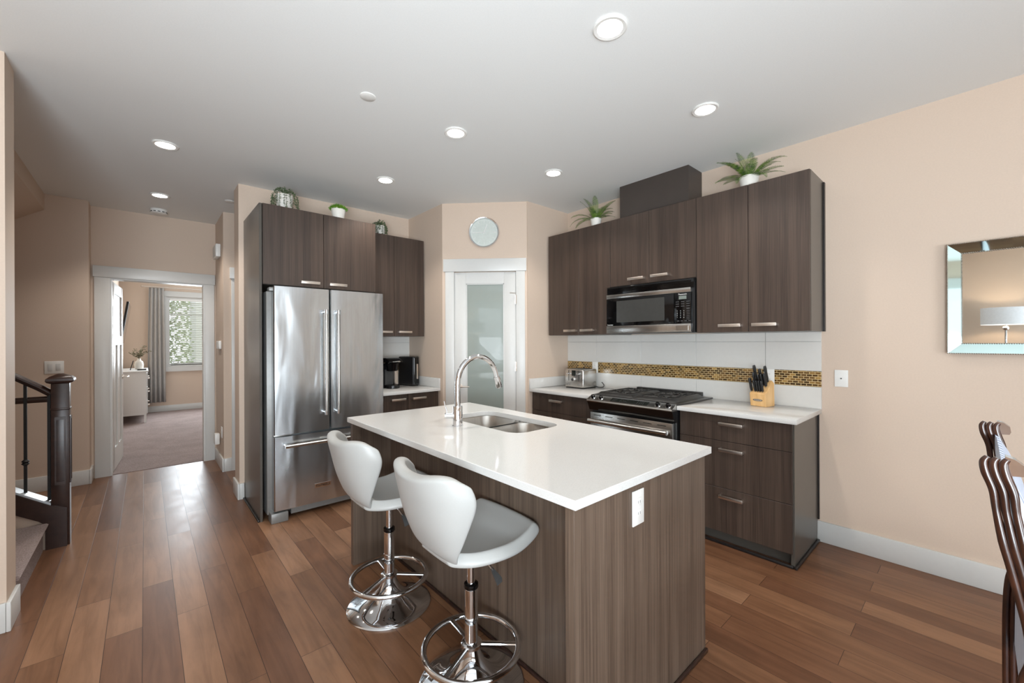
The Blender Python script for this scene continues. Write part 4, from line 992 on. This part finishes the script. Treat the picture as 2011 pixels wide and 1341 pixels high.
r = root('potted_grass', 'bushy bright green plant in a tapered white pot above the refrigerator', 'potted plant', (1.30, 3.80, 2.4655))
pot(r, (1.30, 3.80, 2.4655), 0.062, 0.045, 0.105); b = MB(); rnd = random.Random(9)
for k in range(1200):
    az = rnd.uniform(0, 6.283); q = math.sqrt(rnd.random()); th = q*1.25; l = rnd.uniform(0.05, 0.075)*(1-0.15*q)
    p = Vector((1.30+0.03*q*math.cos(az), 3.80+0.03*q*math.sin(az), 2.4655+0.085)); d = Vector((math.sin(th)*math.cos(az), math.sin(th)*math.sin(az), math.cos(th)))
    e2 = d.cross(Vector((rnd.random(), rnd.random(), rnd.random()))).normalized()*0.0024; t_p = p+d*l
    b.bm.faces.new([b.bm.verts.new(v) for v in (p, t_p-d*0.016+e2, t_p, t_p-d*0.016-e2)])
b.obj('foliage', 'grass', r, recalc=False)

# ---------------------------------------------------------------- mirror and lamp
mr = root('wall_mirror', 'rectangular wall mirror with slanted glass border and beaded silver edges', 'mirror', (WB-0.02, -0.42, 1.612))
ya, yb_, za, zb = 0.117, -0.96, 1.303, 1.921; fwid = 0.056
o_ = [(ya, za), (yb_, za), (yb_, zb), (ya, zb)]; i_ = [(ya-fwid, za+fwid), (yb_+fwid, za+fwid), (yb_+fwid, zb-fwid), (ya-fwid, zb-fwid)]
MB().box(WB-0.018, WB-0.001, yb_+0.003, ya-0.003, za+0.003, zb-0.003).obj('backing', 'black', mr)
nm4 = ['bottom', 'right', 'top', 'left']
for k in range(4):
    j = (k+1) % 4
    b = MB(); b.ring_loft([[(WB-0.0185, *o_[k]), (WB-0.0185, *o_[j]), (WB-0.0185, *i_[j]), (WB-0.0185, *i_[k])], [(WB-0.038, *o_[k]), (WB-0.038, *o_[j]), (WB-0.024, *i_[j]), (WB-0.024, *i_[k])]])
    b.obj('frame_strip', 'mirror_border', mr, ang=1)
b = MB(); b.box(WB-0.022, WB-0.0187, yb_+fwid+0.001, ya-fwid-0.001, za+fwid+0.001, zb-fwid-0.001, 0); b.obj('mirror_glass', 'mirror', mr, ang=1)
def beads(P, xx, nm):
    b = MB()
    for (a0, c0), (a1, c1) in zip(P, P[1:]+P[:1]):
        l = math.hypot(a1-a0, c1-c0); n = int(l/0.0085)
        for i in range(n): b.sphere((xx, a0+(a1-a0)*i/n, c0+(c1-c0)*i/n), 0.0038, seg=6, rings=4)
    b.obj(nm, 'bead', mr)
beads(o_, WB-0.038, 'outer_beading'); beads(i_, WB-0.025, 'inner_beading')
lp = root('floor_lamp', 'floor lamp with a wide pale drum shade, seen reflected in the mirror', 'lamp', (-2.62, -0.27, 0))
MB().lathe([(0.15, 0), (0.15, 0.015), (0.02, 0.03)], (-2.62, -0.27, 0)).obj('base', 'chrome', lp)
MB().cyl((-2.62, -0.27, 0.03), (-2.62, -0.27, 1.62), 0.012).obj('pole', 'chrome', lp)
MB().sphere((-2.62, -0.27, 1.55), 0.035).obj('glass_knob', 'chrome', lp)
MB().lathe([(0.25, 1.60), (0.25, 1.85), (0.247, 1.85), (0.247, 1.60)], (-2.62, -0.27, 0), 40, cap0=False, cap1=False).obj('shade', 'shade', lp)
l = bpy.data.lights.new('lamp_bulb', 'POINT'); l.energy = 11; l.color = (1, 0.76, 0.54); l.shadow_soft_size = 0.04
lo = bpy.data.objects.new('lamp_bulb', l); COL.objects.link(lo); lo.parent = lp; lo.location = (0, 0, 1.72)

# ---------------------------------------------------------------- ceiling fittings
for (x, y, lab) in ((1.556, 1.087, 'recessed ceiling light nearest the camera, above the near island end'), (2.537, 1.092, 'recessed ceiling light above the right counter and its drawers'),
                    (1.560, 2.317, 'recessed ceiling light above the far end of the island'), (2.541, 2.337, 'recessed ceiling light in front of the microwave cabinets'),
                    (1.558, 3.393, 'recessed ceiling light in front of the refrigerator cabinets'), (0.113, 3.807, 'recessed ceiling light at the near end of the hallway'),
                    (0.111, 5.142, 'recessed ceiling light near the bedroom door beside the smoke alarm')):
    r = root('ceiling_light', lab, 'ceiling light', (x, y, CZ-0.012), 'recessed ceiling lights')
    MB().lathe([(0.074, CZ-0.0005), (0.076, CZ-0.006), (0.070, CZ-0.010), (0.056, CZ-0.008), (0.055, CZ-0.001)], (x, y, 0), 40, cap0=False, cap1=False).obj('trim_ring', 'white_plastic', r)
    MB().lathe([(0.0555, CZ-0.006), (0.0555, CZ-0.0075)], (x, y, 0), 32).obj('lens', 'bulb', r)
    l = bpy.data.lights.new('downlight', 'SPOT'); l.energy = 32 if x > 1 else 46; l.color = (1, 0.925, 0.85); l.spot_size = R(118); l.spot_blend = 0.55; l.shadow_soft_size = 0.05
    lo = bpy.data.objects.new('downlight', l); COL.objects.link(lo); lo.parent = r; lo.location = (0, 0, -0.012)
for (x, y, lab) in ((0.955, 2.306, 'flat white round sprinkler cover on the ceiling above the stools'), (0.633, 4.916, 'flat white round sprinkler cover on the hallway ceiling')):
    tag(base_origin(MB().lathe([(0.043, CZ-0.0005), (0.043, CZ-0.004), (0.040, CZ-0.006), (0.01, CZ-0.0065)], (x, y, 0), 32).obj('sprinkler_cover', 'white_plastic')), lab, 'sprinkler cover', 'sprinkler covers')
r = root('smoke_alarm', 'white round smoke alarm on the ceiling above the bedroom door', 'smoke alarm', (0.115, 5.72, CZ-0.045))
MB().lathe([(0.07, CZ-0.0005), (0.072, CZ-0.012), (0.068, CZ-0.016), (0.07, CZ-0.02), (0.068, CZ-0.036), (0.055, CZ-0.044), (0.01, CZ-0.045)], (0.115, 5.72, 0), 36).obj('housing', 'white_plastic', r)
for k in range(12):
    an = 2*math.pi*k/12; c_, s_ = math.cos(an), math.sin(an)
    MB(Matrix.Translation((0.115, 5.72, 0)) @ Matrix.Rotation(an, 4, 'Z')).box(0.0685, 0.0705, -0.011, 0.011, CZ-0.033, CZ-0.025).obj('vent', 'gray_plastic', r)

# hallway wall devices (on the wall facing the stairs)
plate('light_switch', 'white double rocker light switch on the hallway wall by the stairs', 'light switch', (-0.64, 5.8, 1.153), (1, 0, 0), (0, -1, 0), 0.125, 0.118, 'switch2')
def dev(name, label, cat, y0, y1, z0, z1, dep, parts=()):
    r = root(name, label, cat, (0.63, (y0+y1)/2, z0)); MB().box(0.63-dep, 0.629, y0, y1, z0, z1, 0.006).obj('housing', 'white_plastic', r)
    for (a, b_, c_, d_) in parts: MB().box(0.63-dep-0.003, 0.6295-dep, a, b_, c_, d_).obj('grille', 'trim', r)
dev('door_chime', 'white box door chime high on the hallway wall', 'door chime', 5.55, 5.80, 2.33, 2.47, 0.045, ((5.57, 5.78, 2.345, 2.455),))
dev('thermostat', 'white thermostat at shoulder height on the hallway wall', 'thermostat', 5.50, 5.72, 1.31, 1.40, 0.025, ((5.53, 5.69, 1.33, 1.385),))
plate('outlet_plate', 'white outlet plate low on the hallway wall near the bedroom door', 'outlet', (0.63, 5.50, 0.40), (0, -1, 0), (-1, 0, 0), 0.075, 0.12, 'outlet')
tag(base_origin(MB().box(0.575, 0.6215, 5.60, 5.68, 0.25, 0.37, 0.008).obj('plug_in_freshener', 'white_plastic')), 'white plug-in unit low on the hallway wall by the outlet', 'plug')

# ---------------------------------------------------------------- stairs
sr = root('staircase', 'beige carpeted stairs rising to the left behind the wall end', 'stairs', (-1.4, 3.7, 0))
for k in range(6):
    xk = -0.51-0.25*k
    b = MB(); b.prism([(xk, 0.0), (xk, 0.18*k+0.15), (xk+0.022, 0.18*k+0.158), (xk+0.026, 0.18*k+0.172), (xk+0.016, 0.18*(k+1)), (xk-0.27, 0.18*(k+1)), (xk-0.27, 0)], 'y', 3.292, 4.128)
    b.obj('step', 'carpet', sr, ang=50)
nx, ny = -0.432, 4.19
nw = root('newel_post', 'dark square newel post at the foot of the stairs', 'newel post', (nx, ny, 0))
h = 0.043
MB().box(nx-h, nx+h, ny-h, ny+h, 0, 1.105, 0.002).obj('post', 'newel', nw)
b = MB(); b.box(nx-h-0.004, nx+h+0.004, ny-h-0.004, ny+h+0.004, 0.925, 0.94, 0.004); b.obj('collar', 'newel', nw)
b = MB()
for s, ax in ((-1, 'y'), (1, 'x')):
    pass
fr_ = 0.006
for (a0, a1, c0, c1) in ((-0.026, 0.026, 0.42, 0.44), (-0.026, 0.026, 0.86, 0.88), (-0.026, -0.018, 0.44, 0.86), (0.018, 0.026, 0.44, 0.86)):
    b.box(nx+a0, nx+a1, ny-h-fr_, ny-h, c0, c1); b.box(nx+h, nx+h+fr_, ny+a0, ny+a1, c0, c1)
b.obj('panel_moulding', 'newel', nw)
b = MB(); rr = []
for (q, z) in ((h, 1.105), (h+0.018, 1.115), (h+0.024, 1.125), (h+0.022, 1.14), (h+0.006, 1.155), (0.012, 1.172)): rr.append([(nx-q, ny-q, z), (nx+q, ny-q, z), (nx+q, ny+q, z), (nx-q, ny+q, z)])
b.ring_loft(rr); b.obj('cap', 'newel', nw)
sg = root('stringer', 'dark wood stair curb with pale top running up from the newel post', 'stair curb', (-0.6, 4.18, 0))
slp = 0.72
def zx(x, z): return z+slp*(-0.476-x)
b = MB(); b.prism([(-0.40, 0), (-0.40, 0.26), (-0.476, 0.292), (-2.2, zx(-2.2, 0.292)), (-2.2, zx(-2.2, 0.292)-0.17), (-0.53, 0.20), (-0.50, 0.17), (-0.50, 0)], 'y', 4.130, 4.146)
b.obj('outer_skirt', 'newel', sg)
b = MB(); b.prism([(-0.476, 0), (-0.476, 0.285), (-2.2, zx(-2.2, 0.285)), (-2.2, 0)], 'y', 4.147, 4.235); b.obj('knee_wall', 'wall', sg)
b = MB(); b.prism([(-0.476, 0.2855), (-0.476, 0.305), (-2.2, zx(-2.2, 0.305)), (-2.2, zx(-2.2, 0.2855))], 'y', 4.142, 4.245); b.obj('cap', 'cap_trim', sg)
rl = root('stair_railing', 'dark handrail with black iron balusters above the stair curb', 'railing', (-0.9, 4.19, 0.3))
b = MB(); b.tube([(-0.478, 4.19, 1.038), (-0.53, 4.19, 1.082), (-2.2, 4.19, 1.082+0.74*1.67)], 0.030, 12, flat=0.75); b.obj('handrail', 'newel', rl)
b = MB(); b.tube([(-0.477, 4.212, 1.0), (-2.2, 4.228, 1.0)], 0.021, 10); b.obj('level_rail', 'newel', rl)
for i in range(9):
    x = -0.488-0.105*i; zt = 1.05+0.74*max(0, -0.49-x); zb_ = zx(x, 0.307)
    bl = MB().box(x-0.0075, x+0.0075, 4.183, 4.198, zb_, zt).obj('baluster', 'black_matte', rl)
    if i % 2 == 1: MB().lathe([(0.009, -0.02), (0.02, -0.008), (0.013, 0), (0.02, 0.008), (0.009, 0.02)], (x, 4.19, zb_+0.20), 10).obj('knuckle', 'black_matte', bl)

# ---------------------------------------------------------------- bedroom
cr = root('curtain', 'gray pleated curtain panel hanging left of the bedroom window', 'curtain', (0.16, 10.8, 0.2))
b = MB(); rr = []
for z, sp_ in ((2.47, 0.86), (2.2, 0.9), (1.4, 1.0), (0.6, 1.05), (0.2, 1.05)):
    rr.append([(0.175+(-0.13+0.26*i/80)*sp_, 10.80+0.028*math.sin(i/80*2*math.pi*4)*(0.8+0.3*(2.5-z)/2.3)+0.003*math.sin(i*0.3+z*2), z) for i in range(81)])
b.ring_loft(rr, closed=False); co = b.obj('panel', 'curtain', cr, ang=180, recalc=False); q = co.modifiers.new('s', 'SOLIDIFY'); q.thickness = 0.004
MB().cyl((-0.03, 10.80, 2.485), (1.98, 10.80, 2.485), 0.009).obj('rod', 'nickel', cr)
MB().sphere((-0.04, 10.80, 2.485), 0.018).obj('finial', 'nickel', cr)
bl = root('window_blind', 'white horizontal slat blind in the bedroom window', 'blind', (1.09, 10.93, 0.92))
MB().box(0.385, 1.80, 10.895, 10.93, 2.235, 2.275).obj('headrail', 'white_plastic', bl)
for i in range(34):
    z = 0.965+i*0.0375; MB(Matrix.Translation((0, 10.915, z)) @ Matrix.Rotation(R(-22), 4, 'X')).box(0.39, 1.79, -0.024, 0.024, -0.0015, 0.0015).obj('slat', 'white_plastic', bl)
MB().box(0.39, 1.79, 10.90, 10.93, 0.925, 0.94).obj('bottom_rail', 'white_plastic', bl)
for x in (0.55, 1.1, 1.65): MB().box(x-0.001, x+0.001, 10.888, 10.89, 0.93, 2.24).obj('cord', 'white_plastic', bl)
ds = root('dresser', 'white dresser against the bedroom wall behind the open door', 'dresser', (-0.15, 10.1, 0))
MB().box(-0.34, 0.02, 9.55, 10.75, 0.14, 0.875, 0.003).obj('body', 'dresser', ds)
MB().box(-0.345, 0.045, 9.53, 10.77, 0.876, 0.90, 0.004).obj('top', 'dresser', ds)
for x in (-0.33, 0.0):
    for y in (9.56, 10.73): MB().box(x-0.012, x+0.018, y-0.01, y+0.02, 0, 0.14).obj('leg', 'dresser', ds)
for i in range(3):
    for a0 in (9.57, 10.16):
        p = MB().box(0.021, 0.035, a0, a0+0.57, 0.16+i*0.235, 0.385+i*0.235, 0.003).obj('drawer', 'dresser', ds)
        MB().sphere((0.05, a0+0.285, 0.28+i*0.235), 0.014, seg=10, rings=6).obj('knob', 'nickel', p)
v = root('vase', 'small white vase with sprigs standing on the bedroom dresser', 'vase', (-0.08, 10.15, 0.9003))
MB().lathe([(0.045, 0), (0.062, 0.02), (0.066, 0.09), (0.055, 0.14), (0.028, 0.165), (0.026, 0.195), (0.022, 0.195)], (-0.08, 10.15, 0.9003), 24).obj('vessel', 'pot', v)
b = MB(); rnd = random.Random(4)
for k in range(9):
    az = rnd.uniform(0, 6.28); sp_ = rnd.uniform(0.06, 0.2); hh = rnd.uniform(0.10, 0.24)
    P = [Vector((-0.08+math.cos(az)*sp_*(i/6)**1.4, 10.15+math.sin(az)*sp_*0.5*(i/6)**1.4, 1.09+hh*i/6)) for i in range(7)]
    b.tube(P, 0.002, 4)
    for i in range(2, 7):
        for q in range(3):
            d = Vector((rnd.uniform(-1, 1), rnd.uniform(-1, 1), rnd.uniform(-0.3, 1))).normalized(); e2 = d.orthogonal().normalized()*0.008
            b.bm.faces.new([b.bm.verts.new(w_) for w_ in (P[i], P[i]+d*0.02+e2, P[i]+d*0.042, P[i]+d*0.02-e2)])
b.obj('sprigs', 'twig', v, recalc=False)
tag(base_origin(MB(Matrix.Translation((-0.20, 10.0, 0.902)) @ Matrix.Rotation(R(14), 4, 'Y')).box(0, 0.012, -0.07, 0.07, 0, 0.17, 0.002).obj('picture_frame', 'black')), 'small black frame leaning on the bedroom dresser beside the vase', 'picture frame')
tag(base_origin(MB().box(-0.10, 0.02, 9.75, 9.95, 0.9004, 0.918, 0.003).obj('tablet', 'black')), 'flat black tablet lying on the bedroom dresser', 'tablet')
tvm = Matrix.Translation((-0.225, 9.3, 1.69)) @ Matrix.Rotation(R(8), 4, 'Y')
tv = root('television', 'black flat television tilted on the bedroom wall above the dresser', 'television', (-0.24, 9.3, 1.35))
MB(tvm).box(-0.03, 0.0, -0.55, 0.55, -0.335, 0.335, 0.004).obj('housing', 'black', tv)
MB(tvm).box(0.0005, 0.003, -0.54, 0.54, -0.325, 0.325).obj('screen', 'black_gloss', tv)
MB().box(-0.359, -0.25, 9.25, 9.35, 1.62, 1.74).obj('wall_bracket', 'black', tv)

# outside the bedroom window
gd = MB().box(-12, 14, 11.3, 30, -0.6, -0.5); struct('ground_outside', gd, 'hedge')
nh = root('neighbour_house', 'pale neighbouring house seen through the bedroom blinds', 'house', (3.5, 16, -0.5))
MB().box(1.1, 8, 15, 22, -0.5, 6).obj('wall', 'exterior', nh)
MB().box(1.35, 1.75, 14.97, 15, 1.5, 2.6).obj('window', 'exterior_dark', nh)
MB().box(0.96, 1.1, 14.9, 15.1, -0.5, 6).obj('corner_board', 'trim', nh)
hg = root('garden_tree', 'leafy green tree outside the bedroom window', 'tree', (-0.2, 14, -0.5))
b = MB(); rnd = random.Random(2)
for k in range(6000):
    p = Vector((min(0.85, rnd.gauss(0.0, 0.45)), 13.6+max(-1.2, min(1.2, rnd.gauss(0, 0.5))), rnd.uniform(0.2, 3.6))); d = Vector((rnd.uniform(-1, 1), rnd.uniform(-1, 1), rnd.uniform(-1, 1))).normalized(); e2 = d.orthogonal().normalized()*0.03
    b.bm.faces.new([b.bm.verts.new(w_) for w_ in (p, p+d*0.05+e2, p+d*0.11, p+d*0.05-e2)])
b.obj('foliage', 'hedge', hg, recalc=False)
MB().cyl((0.0, 13.6, -0.5), (0.0, 13.6, 2.8), 0.07, 0.03).obj('trunk', 'newel', hg)
